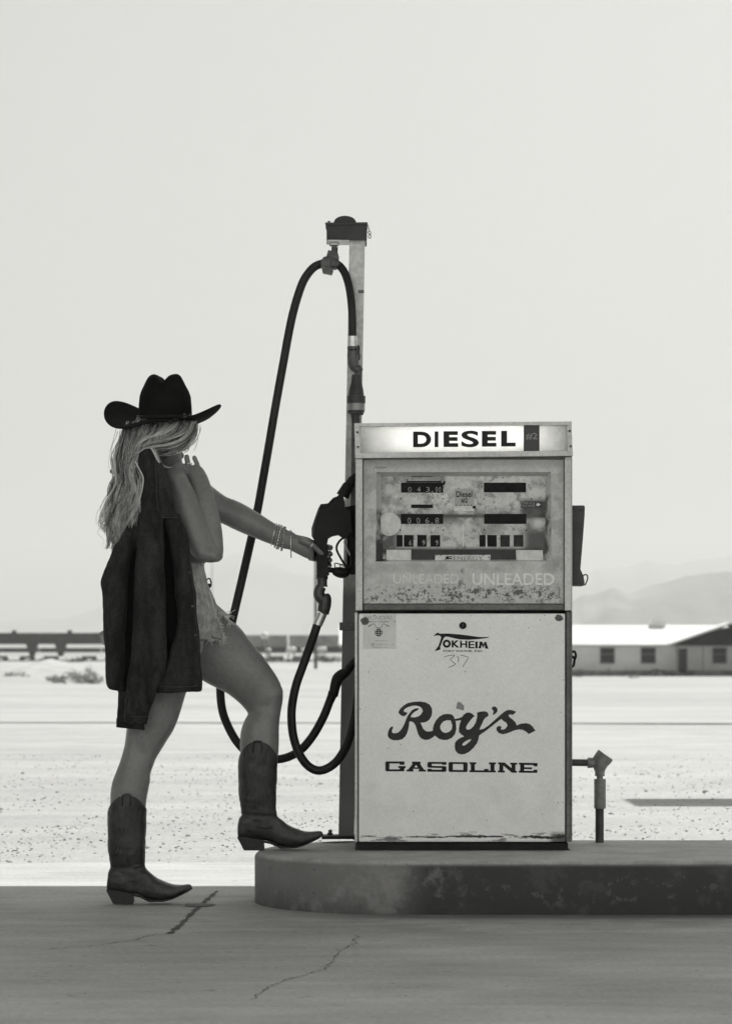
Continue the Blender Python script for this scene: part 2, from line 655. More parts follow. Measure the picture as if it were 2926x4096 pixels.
tag(obj("road_edge", [(V, F)], mat("road_edge", 0.09, 0.95, var=[(3, 0.6, 4)])), kind="structure")

# canopy roof overhead: shades the pump and the slab
m_can = mat("canopy_white", 0.8, 0.7, var=[(1, 0.05, 3)])
CZ = 4.7
edge = 0.51 + CZ * SV.y / SV.z
can = tag(empty("station_canopy", (0, -1.0, 0)), "white flat canopy roof above the pump, outside the top of the frame", "canopy")
obj("roof", [box(-10, 13, -0.7, edge, CZ, CZ + 0.35)], m_can, can, bevel=0.02)
for x in (-6.5, 9.0):
    obj("column", [box(x - 0.15, x + 0.15, -0.4, -0.1, 0.0, CZ - 0.002)], m_can, can, bevel=0.01)
obj("fascia", [box(-10.06, 13.06, edge + 0.003, edge + 0.06, CZ - 0.2, CZ + 0.45)], m_can, can)

# flat slab on posts added unseen at the right to shadow the dirt
k1, k2 = 4.5 * SV.x / SV.z, 4.5 * SV.y / SV.z
sr = tag(empty("shadow_caster", (6.5, 7.9 + k2, 0)), "added narrow slab on posts, unseen to the right, casting the strip of ground shadow", "shadow caster")
obj("roof", [prism3([[Vector((1.60 + k1, 7.66 + k2, 4.42)), Vector((9, 7.66 + k2, 4.42)), Vector((9, 7.66 + k2, 4.56)), Vector((1.60 + k1, 7.66 + k2, 4.56))]], .95)], m_can, sr)
for x in (4.6, 8.6):
    obj("post", [box(x - .06, x + .06, 8.05 + k2, 8.17 + k2, -.1, 4.417)], m_can, sr)

# white building added unseen behind the camera to bounce sunlight onto the pump
so = tag(empty("added_fill_office", (0, -14.6, 0)), "added white sunlit block behind the viewpoint, unseen, throwing fill light onto the pump", "added light reflector")
m_off = mat("fill_office_white", 0.86, 0.8, var=[(1, 0.03, 3)])
obj("wall", [box(-18, 18, -25, -14.6, -0.1, 8.0)], m_off, so)
obj("roof", [box(-18.4, 18.4, -25.4, -14.4, 8.003, 8.25)], m_can, so)
for x in (-12, -6, 6, 12):
    wf = obj("window", [box(x - 1.1, x + 1.1, -14.597, -14.55, 0.9, 2.4)], m_can, so)
    obj("pane", [box(x - 1.0, x + 1.0, -14.547, -14.54, 1.0, 2.3)], mat("fill_office_glass", 0.04, 0.1), wf)
obj("door", [box(-1, 1, -14.597, -14.55, 0.0, 2.2)], mat("fill_office_door", 0.3, 0.5), so)

# ---------------------------------------------------------------- mountains
def ridge(name, prof, Y, depth, m, seed, rough):
    """prof: photo points of the skyline; a real mass with foot, crest and back slope"""
    prof = smooth_pts(prof, 10)
    nx = 240
    x0, x1 = prof[0][0], prof[-1][0]
    def h(sx):
        for a, b in zip(prof[:-1], prof[1:]):
            if a[0] <= sx <= b[0]:
                t = (sx - a[0]) / max(1e-6, b[0] - a[0])
                return a[1] + (b[1] - a[1]) * t
        return prof[-1][1]
    V, F = [], []
    rows = [(-1.0, 0.0), (-0.8, 0.14), (-0.6, 0.32), (-0.42, 0.50), (-0.26, 0.70), (-0.12, 0.88), (0, 1.0), (0.2, 0.8), (0.6, 0.4), (1, 0)]
    for dy, f in rows:
        for i in range(nx + 1):
            sx = x0 + (x1 - x0) * i / nx
            top = P(sx, h(sx), Y)
            y = Y + dy * depth
            fold = noise.fractal(Vector((top.x / rough, y / rough, seed)), 1.0, 2.0, 5)
            zz = top.z * f * (1 + 0.5 * fold * (1 - f) * 2) + (0.055 * top.z * noise.fractal(Vector((top.x / rough * 3, seed, y / rough)), .8, 2.1, 5)) * f
            V.append(Vector((top.x + depth * 0.12 * noise.noise(Vector((top.x / rough, y / rough, seed + 5))) * (1 - f), y, zz - 3 * (f == 0))))
    n1 = nx + 1
    for j in range(len(rows) - 1):
        for i in range(nx):
            a = j * n1 + i
            F.append((a, a + 1, a + n1 + 1, a + n1))
    o = obj(name, [(V, F)], m, smooth=True)
    return tag(o, kind="structure")

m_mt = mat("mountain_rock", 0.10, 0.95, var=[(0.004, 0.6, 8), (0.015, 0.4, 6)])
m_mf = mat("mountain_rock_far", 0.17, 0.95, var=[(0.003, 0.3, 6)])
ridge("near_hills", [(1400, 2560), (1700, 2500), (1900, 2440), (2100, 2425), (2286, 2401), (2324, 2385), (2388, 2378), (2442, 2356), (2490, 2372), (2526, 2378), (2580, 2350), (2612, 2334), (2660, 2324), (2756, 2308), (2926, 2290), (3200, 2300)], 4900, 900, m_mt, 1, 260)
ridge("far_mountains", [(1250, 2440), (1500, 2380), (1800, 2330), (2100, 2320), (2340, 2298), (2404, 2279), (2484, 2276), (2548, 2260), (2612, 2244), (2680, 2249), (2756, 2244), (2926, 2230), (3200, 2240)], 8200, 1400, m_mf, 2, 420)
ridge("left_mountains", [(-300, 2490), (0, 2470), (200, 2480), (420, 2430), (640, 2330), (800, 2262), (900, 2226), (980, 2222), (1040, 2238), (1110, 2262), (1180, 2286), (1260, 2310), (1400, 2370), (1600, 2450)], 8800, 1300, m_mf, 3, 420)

# ---------------------------------------------------------------- house with the white roof
YB = 229.0
m_wall = mat("house_wall", 0.90, 0.9, var=[(0.5, 0.08, 4), (3, 0.05, 3)])
m_roof = mat("house_roof", 0.62, 0.8, var=[(0.6, 0.04, 3)])
m_dk = mat("window_dark", 0.03, 0.3, var=[(2, 0.4, 3)])
m_fr = mat("window_frame", 0.35, 0.7)
def w3(sx, sy, Y=YB):
    return P(sx, sy, Y)
bl = w3(1385, 2703)
br = w3(3220, 2703)
house = tag(empty("ranch_house", ((bl.x + br.x) / 2, YB, 0)), "long low ranch house with a white pitched roof in the distance behind the pump", "house")
ze, zr = w3(0, 2585).z, w3(0, 2505).z
zb = 0.0
obj("wall", [box(bl.x, br.x, YB, YB + 8, zb - 0.2, ze)], m_wall, house)
obj("plinth", [box(bl.x - 0.05, br.x + 0.05, YB - 0.06, YB - 0.003, zb - 0.2, 0.42)], mat("house_plinth", 0.35, 0.95, var=[(1.2, 0.4, 4)]), house)
V = [(bl.x - 0.6, YB - 0.5, ze - 0.02), (br.x + 0.6, YB - 0.5, ze - 0.02), (br.x + 0.6, YB + 4, zr), (bl.x - 0.6, YB + 4, zr), (bl.x - 0.6, YB + 8.5, ze - 0.02), (br.x + 0.6, YB + 8.5, ze - 0.02)]
V += [(a, b, c + 0.15) for a, b, c in V]
F = [(0, 1, 2, 3), (3, 2, 5, 4), (7, 6, 9, 8), (8, 9, 10, 11), (0, 6, 7, 1), (4, 5, 11, 10), (0, 3, 9, 6), (3, 4, 10, 9), (1, 7, 8, 2), (2, 8, 11, 5)]
rf = obj("roof", [(V, F)], m_roof, house)
a, b = w3(2619, 2500), w3(2678, 2486)
obj("roof_vent", [box(a.x, b.x, YB + 3.6, YB + 4.5, zr - 0.2, b.z + 0.35)], mat("vent_white", 0.93, 0.6), rf, bevel=0.02)
for (x0, x1, y0, y1, kd) in ((1700, 1752, 2593, 2651, "window"), (1960, 2012, 2593, 2651, "window"), (2401, 2453, 2593, 2651, "window"), (2564, 2617, 2593, 2651, "window"), (2707, 2743, 2596, 2692, "door"), (2850, 2900, 2593, 2651, "window")):
    a, b = w3(x0, y1), w3(x1, y0)
    fr = obj(kd, [box(a.x - 0.08, b.x + 0.08, YB - 0.05, YB - 0.004, a.z - 0.08, b.z + 0.06)], m_fr, house)
    ds = []
    if kd == "window":
        mz = (a.z + b.z) / 2 + 0.1
        ds = [box(a.x, b.x, YB - 0.07, YB - 0.053, a.z, mz - 0.03), box(a.x, b.x, YB - 0.07, YB - 0.053, mz + 0.03, b.z)]
    else:
        ds = [box(a.x, b.x, YB - 0.07, YB - 0.053, a.z, b.z)]
    obj("pane", ds, m_dk, fr)
# porch gable, coloured near-black for the shade under its roof
g0, g1, ga = w3(2690, 2583), w3(3134, 2583), w3(2912, 2503)
por = [prism3([[Vector((g0.x, YB - 1.8, g0.z)), Vector((g1.x, YB - 1.8, g1.z)), Vector((ga.x, YB - 1.8, ga.z - 0.1))]], 1.75)]
obj("porch_gable", por, mat("porch_shade", 0.03, 0.9, var=[(1, 0.3, 3)]), house)
V = [(g0.x - 0.5, YB - 2.1, g0.z - 0.02), (ga.x, YB - 2.1, ga.z + 0.1), (g1.x + 0.5, YB - 2.1, g1.z - 0.02)]
V = V + [(x, YB + 3.5, z) for x, y, z in V]
V = V + [(x, y, z + 0.16) for x, y, z in V]
F = [(0, 1, 4, 3), (1, 2, 5, 4), (6, 9, 10, 7), (7, 10, 11, 8), (0, 6, 7, 1), (1, 7, 8, 2), (3, 4, 10, 9), (4, 5, 11, 10), (0, 3, 9, 6), (2, 8, 11, 5)]
obj("porch_roof", [(V, F)], m_roof, house)
for sx in (2700, 2800, 3020, 3120):
    p = w3(sx, 2700)
    obj("porch_post", [box(p.x - 0.06, p.x + 0.06, YB - 1.7, YB - 1.58, 0, g0.z)], m_fr, house)

# ---------------------------------------------------------------- shrubs (leaf clumps on twigs)
m_leaf = mat("shrub_leaf", 0.10, 0.9, var=[(3, 0.4, 3)])
m_leafp = mat("shrub_leaf_pale", 0.22, 0.9, var=[(3, 0.35, 3)])
m_twig = mat("twig", 0.08, 0.9)
def shrub(c, rx, rz, label, pale=False, n=260, group=None, flat_=1.0):
    c = Vector(c)
    root = tag(empty("desert_shrub", c), label, "shrub", group)
    V, F = [], []
    cl = [(Vector((rnd.gauss(0, .45) * rx, rnd.gauss(0, .45) * rx, abs(rnd.gauss(0.5, .25)) * rz)), rnd.uniform(.25, .5)) for _ in range(9)]
    for i in range(n):
        cc, r = rnd.choice(cl)
        p = c + cc + Vector((rnd.gauss(0, 1) * rx * r * .6, rnd.gauss(0, 1) * rx * r * .6, rnd.gauss(0, 1) * rz * r * .5))
        p.z = max(p.z, c.z + 0.02)
        s = rnd.uniform(.06, .16) * rx
        u = Vector((rnd.gauss(0, 1), rnd.gauss(0, 1), rnd.gauss(0, 1))).normalized()
        w = u.orthogonal().normalized()
        k = len(V)
        V += [p - u * s, p + w * s * .5, p + u * s, p - w * s * .5]
        F.append((k, k + 1, k + 2, k + 3))
    obj("foliage", [(V, F)], m_leafp if pale else m_leaf, root)
    obj("stem", [tube([c, c + cc * 0.9], [rx * .03, rx * .01], 5) for cc, r in cl], m_twig, root)
    return root
def SH(sx, base, w, h, Y, label, pale=False, group=None):
    s = K * (D0 + Y) / D0
    p = P(sx, base, Y)
    p.z = terr(p.x, Y)
    return shrub(p, w * s / 2, h * s, label, pale, group=group)
SH(2366, 2703, 30, 16, 226, "small dark bush at the foot of the house wall, left of its nearest window")
SH(2427, 2703, 44, 18, 226.5, "dark bush below the left window of the white-roofed house")
SH(2495, 2703, 60, 18, 225, "low dark bush between the two windows of the white-roofed house")
SH(2525, 2715, 36, 20, 190, "pale round bush standing out in front of the white-roofed house", True)
SH(2312, 2690, 40, 34, 215, "taller dark bush just right of the pump in front of the house")
SH(2660, 2703, 110, 22, 226, "long low bush at the wall just left of the porch")
gl = "brush on the low mounds at the left"
for i, (sx, b, w, h, Y, pale, lab) in enumerate([
    (180, 2712, 60, 40, 150, True, "pale bush on the mound at the far left edge"),
    (214, 2715, 40, 22, 142, False, "small dark bush near the left edge, below the hopper wagon"),
    (248, 2722, 34, 30, 138, False, "dark upright bush below the hopper's V-shaped chute"),
    (285, 2708, 90, 44, 150, True, "wide pale bush in the middle of the left mound"),
    (350, 2700, 50, 50, 150, True, "tall pale bush on the mound just left of the jacket"),
    (372, 2734, 60, 22, 128, False, "low dark bush lowest of those left of the jacket"),
    (398, 2730, 40, 36, 130, False, "dark bush touching the left edge of the jacket in the picture"),
    (330, 2730, 60, 16, 132, True, "flat pale bush in front of the left mound"),
    (60, 2716, 90, 40, 145, True, "broad pale bush at the outermost left of the mound"),
    (316, 2692, 44, 38, 158, True, "pale bush at the crest of the left mound"),
    (232, 2690, 60, 34, 160, True, "pale bush on the crest below the V-shaped chute"),
    (262, 2730, 30, 18, 126, False, "small dark bush in front of the wide pale bush"),
    (192, 2700, 80, 36, 155, True, "pale bush behind the small dark one near the left edge"),
    (300, 2716, 80, 30, 144, True, "spreading pale bush in the very middle of the mound"),
    (345, 2722, 70, 34, 138, True, "pale bush in front of the tall one left of the jacket"),
    (222, 2734, 80, 20, 134, True, "low pale bush at the foot of the mound, far left"),
    (378, 2700, 60, 40, 152, True, "pale bush half covered by the jacket's edge"),
    (392, 2682, 30, 30, 165, False, "small dark bush highest up beside the jacket")]):
    SH(sx, b, w, h, Y, lab, pale, gl)

# low earth mound on the left
V, F = [], []
a0 = P(-120, 2720, 160).x
a1 = P(440, 2720, 160).x
for j in range(9):
    for i in range(41):
        t, u = i / 40, j / 8
        hh = (math.sin(math.pi * u) ** 1.3) * (math.sin(math.pi * min(1, t * 1.0)) ** .5) * (1.0 + 0.5 * noise.noise(Vector((t * 6, u * 2, 1))))
        V.append((a0 + (a1 - a0) * t, 140 + 40 * u, -0.05 + hh))
for j in range(8):
    for i in range(40):
        a = j * 41 + i
        F.append((a, a + 1, a + 42, a + 41))
tag(obj("mound", [(V, F)], m_sand, smooth=True), kind="structure")

# ---------------------------------------------------------------- freight wagons
m_wd = mat("wagon_dark", 0.035, 0.7, var=[(0.5, 0.35, 4)])
m_wg = mat("wagon_grey", 0.30, 0.7, var=[(0.5, 0.25, 4)])
m_steel = mat("wagon_steel", 0.05, 0.6)
YT = 500.0
zt = terr(0, YT)
zT = P(0, 2532, YT).z
zM = P(0, 2577, YT).z
sT = K * (D0 + YT) / D0
def bogie(x):
    s = [box(x - 1.1, x + 1.1, YT - 1.25, YT - 1.05, zt + 0.45, zt + 0.85), box(x - 0.2, x + 0.2, YT - 1.2, YT + 1.2, zt + 0.5, zt + 0.9)]
    for dx in (-0.85, 0.85):
        s.append(lathe([(0, 0.46), (0.12, 0.46)], (x + dx, YT - 1.02, zt + 0.46), (0, 1, 0), 16))
    return s
def hopper(x0, x1, label, chutes=(.3, .7)):
    r = tag(empty("hopper_wagon", ((x0 + x1) / 2, YT, zt)), label, "railway wagon", "dark hopper wagons on the far railway")
    obj("body", [box(x0 + .05, x1 - .05, YT - 1.5, YT + 1.5, zM, zT)] + [box(x0 + .3 + i * 1.25, x0 + .36 + i * 1.25, YT - 1.58, YT - 1.5, zM, zT) for i in range(int((x1 - x0 - .6) / 1.25) + 1)], m_wd, r)
    L = x1 - x0
    for f in chutes:
        cxx = x0 + L * f
        v = [Vector((cxx - .95, YT - 1.2, zM - 0.003)), Vector((cxx + .95, YT - 1.2, zM - 0.003)), Vector((cxx + .3, YT - 1.2, zM - 2.0)), Vector((cxx - .3, YT - 1.2, zM - 2.0))]
        obj("chute", [prism3([v], 2.0)], m_wd, r)
    obj("underframe", [box(x0 + .1, x1 - .1, YT - 1.4, YT + 1.4, zM - 1.35, zM - .62)], m_steel, r)
    obj("bogie", bogie(x0 + 1.9), m_steel, r)
    obj("bogie", bogie(x1 - 1.9), m_steel, r)
    obj("hatch", [box(x0 + L * .45, x0 + L * .45 + .7, YT - .4, YT + .4, zT, zT + .45)], m_wd, r)
def boxcar(x0, x1, label):
    r = tag(empty("boxcar", ((x0 + x1) / 2, YT, zt)), label, "railway wagon", "grey boxcars on the far railway")
    obj("body", [box(x0 + .05, x1 - .05, YT - 1.5, YT + 1.5, P(0, 2588, YT).z, P(0, 2541, YT).z)] + [box(x0 + .3 + i * 1.6, x0 + .36 + i * 1.6, YT - 1.57, YT - 1.5, P(0, 2588, YT).z, P(0, 2541, YT).z) for i in range(int((x1 - x0 - .6) / 1.6) + 1)], m_wg, r)
    obj("door", [box((x0 + x1) / 2 - 1.5, (x0 + x1) / 2 + 1.5, YT - 1.66, YT - 1.59, P(0, 2586, YT).z, P(0, 2544, YT).z)], mat("wagon_door", 0.27, 0.7, var=[(.8, .3, 3)]), r)
    obj("underframe", [box(x0 + .2, x1 - .2, YT - 1.4, YT + 1.4, P(0, 2612, YT).z, P(0, 2588, YT).z - 0.004)], m_wd, r)
    obj("bogie", bogie(x0 + 1.9), m_steel, r)
    obj("bogie", bogie(x1 - 1.9), m_steel, r)
def SX(sx): return (sx - CX) * sT
hopper(SX(-40), SX(158), "dark hopper wagon outermost at the left edge of the view", (.86,))
hopper(SX(162), SX(405), "dark hopper wagon with a hatch on top, left of the jacket", (.34,))
hopper(SX(409), SX(640), "dark hopper wagon hidden mostly behind the jacket")
boxcar(SX(820), SX(1150), "grey boxcar between the raised thigh and the hanging hose")
boxcar(SX(1156), SX(1480), "grey boxcar right of the hanging hose, behind the hose mast")
# rails embankment
tag(obj("rail_embankment", [box(-90, 60, YT - 4, YT + 4, zt - 1, zt + 0.25)], mat("ballast", 0.14, 0.95, var=[(1, 0.4, 3)])), kind="structure")

# white tanks in front of the wagons
m_tank = mat("tank_white", 0.75, 0.5)
def tank(sx, sy, w, h, Y, label):
    s = K * (D0 + Y) / D0
    c = P(sx, sy, Y)
    zg = terr(c.x, Y)
    r = tag(empty("storage_tank", (c.x, Y, zg)), label, "tank", "white tanks by the railway")
    L, rr = w * s, h * s / 2
    obj("shell", [lathe([(0, rr * .3), (L * .04, rr * .75), (L * .12, rr), (L * .88, rr), (L * .96, rr * .75), (L, rr * .3)], (c.x - L / 2, Y, c.z), (1, 0, 0), 20)], m_tank, r, smooth=True)
    for dx in (-.28, .28):
        obj("saddle", [box(c.x + dx * L - .08, c.x + dx * L + .08, Y - rr * .8, Y + rr * .8, zg, c.z - rr * .4)], m_steel, r)
tank(1165, 2598, 40, 19, 470, "white horizontal tank between raised thigh and hanging hose")
tank(1286, 2597, 40, 19, 470, "white horizontal tank right of the utility pole")
tank(1218, 2600, 30, 16, 475, "small white tank half hidden behind the hanging hose")
tank(1072, 2600, 22, 16, 475, "small white tank close to the edge of the raised thigh")
c = P(1058, 2543, 440)
zg = terr(c.x, 440)
wt = tag(empty("ball_tank", (c.x, 440, zg)), "white ball-shaped tank on a dark braced stand beside the grey boxcars", "tank")
obj("ball", [ball(c, .55, .55, .55, 24, 14)], m_tank, wt, smooth=True)
obj("stand", [tube([(c.x + dx, 440 + dy, zg), (c.x + dx * .3, 440 + dy * .3, c.z - .45)], .06, 6) for dx in (-.7, .7) for dy in (-.7, .7)] + [box(c.x - .5, c.x + .5, 439.9, 440.1, zg + 1.6, zg + 1.7)], m_steel, wt)
gp = "scrub line below the wagons"
for i, (sx, w, lab) in enumerate([(300, 90, "dark scrub under the hopper wagon left of the jacket"), (170, 60, "dark scrub below the wagons at the left edge"),
                        (960, 120, "scrub just right of the raised thigh under the boxcars"), (1080, 110, "scrub below the ball-shaped tank"),
                        (1180, 110, "scrub below the longest white tank"), (1320, 110, "dense dark scrub between the utility pole and the hose mast")]):
    SH(sx, 0, w, 14 if i < 5 else 26, 440 - i, lab, False, gp)

# utility poles
m_pole = mat("pole_wood", 0.07, 0.9, var=[(1, 0.3, 4)])
c = G(1262, 2690)
up = tag(empty("utility_pole", (c.x, c.y, -.035)), "dark utility pole standing behind the fuel nozzle", "pole")
s = K * (D0 + c.y) / D0
obj("shaft", [tube([(c.x, c.y, -.1), (c.x, c.y, P(0, 2160, c.y).z)], [7 * s, 5 * s], 12)], m_pole, up, smooth=True)
obj("foot_box", [box(c.x - 20 * s, c.x - 8 * s, c.y - .3, c.y + .3, -.04, .28)], m_pole, up)
c = P(848, 2263, 420)
up2 = tag(empty("utility_pole", (c.x, 420, terr(0, 420))), "thin grey pole seen between her waist and the hose", "pole")
obj("shaft", [tube([(c.x, 420, terr(0, 420) - .1), (c.x, 420, P(0, 2190, 420).z)], [.075, .055], 10)], mat("pole_grey", 0.3, 0.8), up2, smooth=True)
obj("lamp_head", [box(c.x - .8, c.x + .1, 419.9, 420.1, P(0, 2190, 420).z, P(0, 2190, 420).z + .12)], m_pole, up2)

# haze: the dusty desert air
hz = bpy.data.materials.new("haze")
hz.use_nodes = True
ht = hz.node_tree
ht.nodes.clear()
ho = ht.nodes.new("ShaderNodeOutputMaterial")
pv = ht.nodes.new("ShaderNodeVolumePrincipled")
pv.inputs["Color"].default_value = (0.93, 0.935, 0.91, 1)
pv.inputs["Density"].default_value = HAZE = 0.00020
pv.inputs["Anisotropy"].default_value = 0.25
ht.links.new(pv.outputs[0], ho.inputs["Volume"])
hzo = obj("haze", [box(-7000, 7000, -70, 13500, -5, 560)], hz)
tag(hzo, kind="stuff")
# ---------------------------------------------------------------- the diesel pump
PR = P(1850, 3404, 0); PR.y = 0.2
pump = tag(empty("fuel_pump", PR), "tall weathered white diesel pump with a lit sign on top, standing on the island", "fuel pump")
def ox(s): return (s - CX) * K - PR.x
def oz(s): return HCAM - (s - CY) * K - PR.z
m_door = mat("pump_door_paint", 0.88, 0.42, var=[(4, 0.04, 5), (180, 0.05, 2)], bump=(9, 0.05, 0.01),
             stains_and_shade=[dict(rect=(ox(1434), ox(2262), oz(3368), oz(2450)), soft=0.0, scale=9, detail=7, lo=0.56, hi=0.72, col=0.45, amt=0.4, stretch=(1.5, 1, .12)),
                     dict(rect=(ox(1434), ox(2262), oz(3330), oz(3100)), soft=0.05, scale=5, detail=8, lo=0.42, hi=0.7, col=0.42, amt=0.2),
                     dict(rect=(ox(1434), ox(2262), oz(3368), oz(3330)), soft=0.012, scale=25, lo=0.52, hi=0.62, col=0.16, stretch=(0.5, 1, 2.5)),
                     dict(rect=(ox(2200), ox(2262), oz(3375), oz(3330)), soft=0.012, scale=9, lo=0.3, hi=0.5, col=0.08, amt=0.9),
                     dict(rect=(ox(1420), ox(2280), oz(3380), oz(2440)), soft=0.0, scale=110, lo=0.70, hi=0.74, col=0.14, amt=0.7),
                     dict(rect=(ox(1420), ox(2280), oz(3380), oz(2440)), soft=0.0, scale=5, lo=0.6, hi=0.9, col=0.30, amt=0.4, stretch=(1, 1, 0.4))])
m_trim = mat("pump_trim_steel", 0.42, 0.38, metallic=0.55, var=[(6, 0.15, 5, (1, 1, 0.3)), (90, 0.12, 3)], bump=(60, 0.1, 0.002),
             stains_and_shade=[dict(rect=(-2, 2, -1, 3), soft=0, scale=14, lo=0.62, hi=0.68, col=0.07, amt=0.8)])
m_trimd = mat("pump_trim_dark", 0.12, 0.5, metallic=0.3, var=[(8, 0.25, 5), (80, 0.2, 3)])
m_seam = mat("seam_black", 0.01, 0.9)
m_plin = mat("pump_plinth", 0.014, 0.7, spec=.3, var=[(12, 0.4, 5)])
m_ink = mat("lettering_ink", 0.016, 0.6, spec=.2, var=[(90, 0.3, 3)])
m_black = mat("black_rubber", 0.009, 0.6, spec=.3, var=[(20, 0.3, 4)], bump=(150, 0.15, 0.001))
m_metal = mat("aged_metal", 0.10, 0.5, metallic=0.5, var=[(25, 0.35, 5)], bump=(90, 0.3, 0.002))
m_ferr = mat("ferrule_steel", 0.62, 0.35, metallic=0.75, var=[(30, 0.12, 4)])

# cabinets
cab = obj("lower_cabinet", [sbox(1426, 2284, 2452, 3368, 0.006, 0.43)], m_trimd, pump, bevel=0.004)
obj("plinth", [sbox(1426, 2270, 3370, 3406, 0.010, 0.42), sbox(1418, 2282, 3400, 3406, 0.002, 0.43)], m_plin, pump, bevel=0.002)
door = obj("door", [sbox(1434, 2258, 2454, 3368, -0.014, 0.004)], m_door, pump, bevel=0.005)
obj("corner_trim", [sbox(1418, 1430, 2450, 3368, -0.006, 0.03)], m_trim, pump, bevel=0.002)
obj("corner_trim", [sbox(2263, 2284, 2446, 3368, -0.008, 0.03), sbox(2278, 2287, 2446, 3364, -0.012, 0.02)], m_trimd, pump, bevel=0.002)
obj("upper_cabinet", [sbox(1424, 2282, 1830, 2450, 0.062, 0.42)], m_trimd, pump, bevel=0.004)
obj("upright", [sbox(1421, 1450, 1831, 2443, -0.012, 0.060)], m_trim, pump, bevel=0.003)
obj("upright", [sbox(2256, 2284, 1826, 2443, -0.012, 0.060), sbox(2281, 2287, 1826, 2450, -0.006, 0.060)], m_trim, pump, bevel=0.003)
obj("cross_band", [sbox(1453, 2253, 2416, 2441, -0.010, 0.050)], m_trimd, pump, bevel=0.003)
obj("cross_band", [sbox(1453, 2253, 1826, 1836, -0.004, 0.058)], m_trimd, pump, bevel=0.002)
obj("upper_back_plate", [sbox(1446, 2262, 1838, 2446, 0.053, 0.060)], m_seam, pump)

def blot(cx, cy, rx, ry, Y, seed, n=26):
    return flat([[(cx + rx * math.cos(a) * (1 + .35 * noise.noise(Vector((math.cos(a) * 1.5, math.sin(a) * 1.5, seed)))), cy + ry * math.sin(a) * (1 + .35 * noise.noise(Vector((math.cos(a) * 1.5, math.sin(a) * 1.5, seed + 4))))) for a in [2 * math.pi * i / n for i in range(n)]]], Y)

# dial cover: a dirty moulded plastic plate with a recessed window
m_dial = mat("dial_plate", 0.56, 0.5, var=[(9, 0.07, 6), (60, 0.08, 4), (230, 0.07, 2)], bump=(40, 0.15, 0.002),
             stains_and_shade=[dict(rect=(ox(1453), ox(2252), oz(2414), oz(1838)), soft=0.0, scale=12, detail=8, lo=0.52, hi=0.68, col=0.26, amt=0.5, stretch=(1.4, 1, .35)),
                     dict(rect=(ox(1453), ox(1520), oz(2330), oz(1838)), soft=0.02, scale=16, detail=8, lo=0.42, hi=0.62, col=0.2, amt=0.5),
                     dict(rect=(ox(2190), ox(2252), oz(2414), oz(1838)), soft=0.02, scale=16, detail=8, lo=0.42, hi=0.62, col=0.2, amt=0.5),
                     dict(rect=(ox(1480), ox(2240), oz(2290), oz(2246)), soft=0.012, scale=14, detail=8, lo=0.40, hi=0.6, col=0.24, amt=0.5),
                     dict(rect=(ox(1460), ox(2245), oz(2412), oz(2350)), soft=0.015, scale=85, detail=6, lo=0.53, hi=0.60, col=0.06, amt=0.9),
                     dict(rect=(ox(1640), ox(2230), oz(2400), oz(2335)), soft=0.02, scale=48, detail=9, lo=0.54, hi=0.60, col=0.05, amt=0.9),
                     dict(rect=(ox(1480), ox(2200), oz(2380), oz(2340)), soft=0.02, scale=90, detail=6, lo=0.58, hi=0.62, col=0.05, amt=0.9),
                     dict(rect=(ox(1446), ox(2256), oz(1870), oz(1836)), soft=0.015, col=0.16, amt=0.35),
                     dict(rect=(ox(1835), ox(1850), oz(2370), oz(2270)), soft=0.01, scale=40, lo=0.45, hi=0.6, col=0.07, amt=0.9)])
f_ = 1.0
outer = [(1453, 1838), (2252, 1838), (2252, 2414), (1453, 2414)]
hole = [(1505, 1888), (2202, 1888), (2204, 2246), (1502, 2246)]
plate = obj("dial_cover", [prism(outer, 0.006, 0.012, [hole])], m_dial, pump)
hi_ = [P(x, y, 0.0122) for x, y in hole]
inn = [P(1522, 1905, 0.050), P(2182, 1905, 0.050), P(2176, 2236, 0.050), P(1530, 2236, 0.050)]
m_rec = mat("recess_wall", 0.62, 0.5, var=[(9, 0.12, 6), (70, 0.1, 3)],
            stains_and_shade=[dict(rect=(ox(1490), ox(1545), oz(2260), oz(2040)), soft=0.015, scale=13, lo=0.35, hi=0.55, col=0.04, amt=0.95),
                    dict(rect=(ox(2165), ox(2215), oz(2260), oz(1980)), soft=0.01, scale=15, lo=0.42, hi=0.6, col=0.06, amt=0.9)])
obj("recess_wall", [(hi_ + inn, [(i, (i + 1) % 4, 4 + (i + 1) % 4, 4 + i) for i in range(4)])], m_rec, plate)
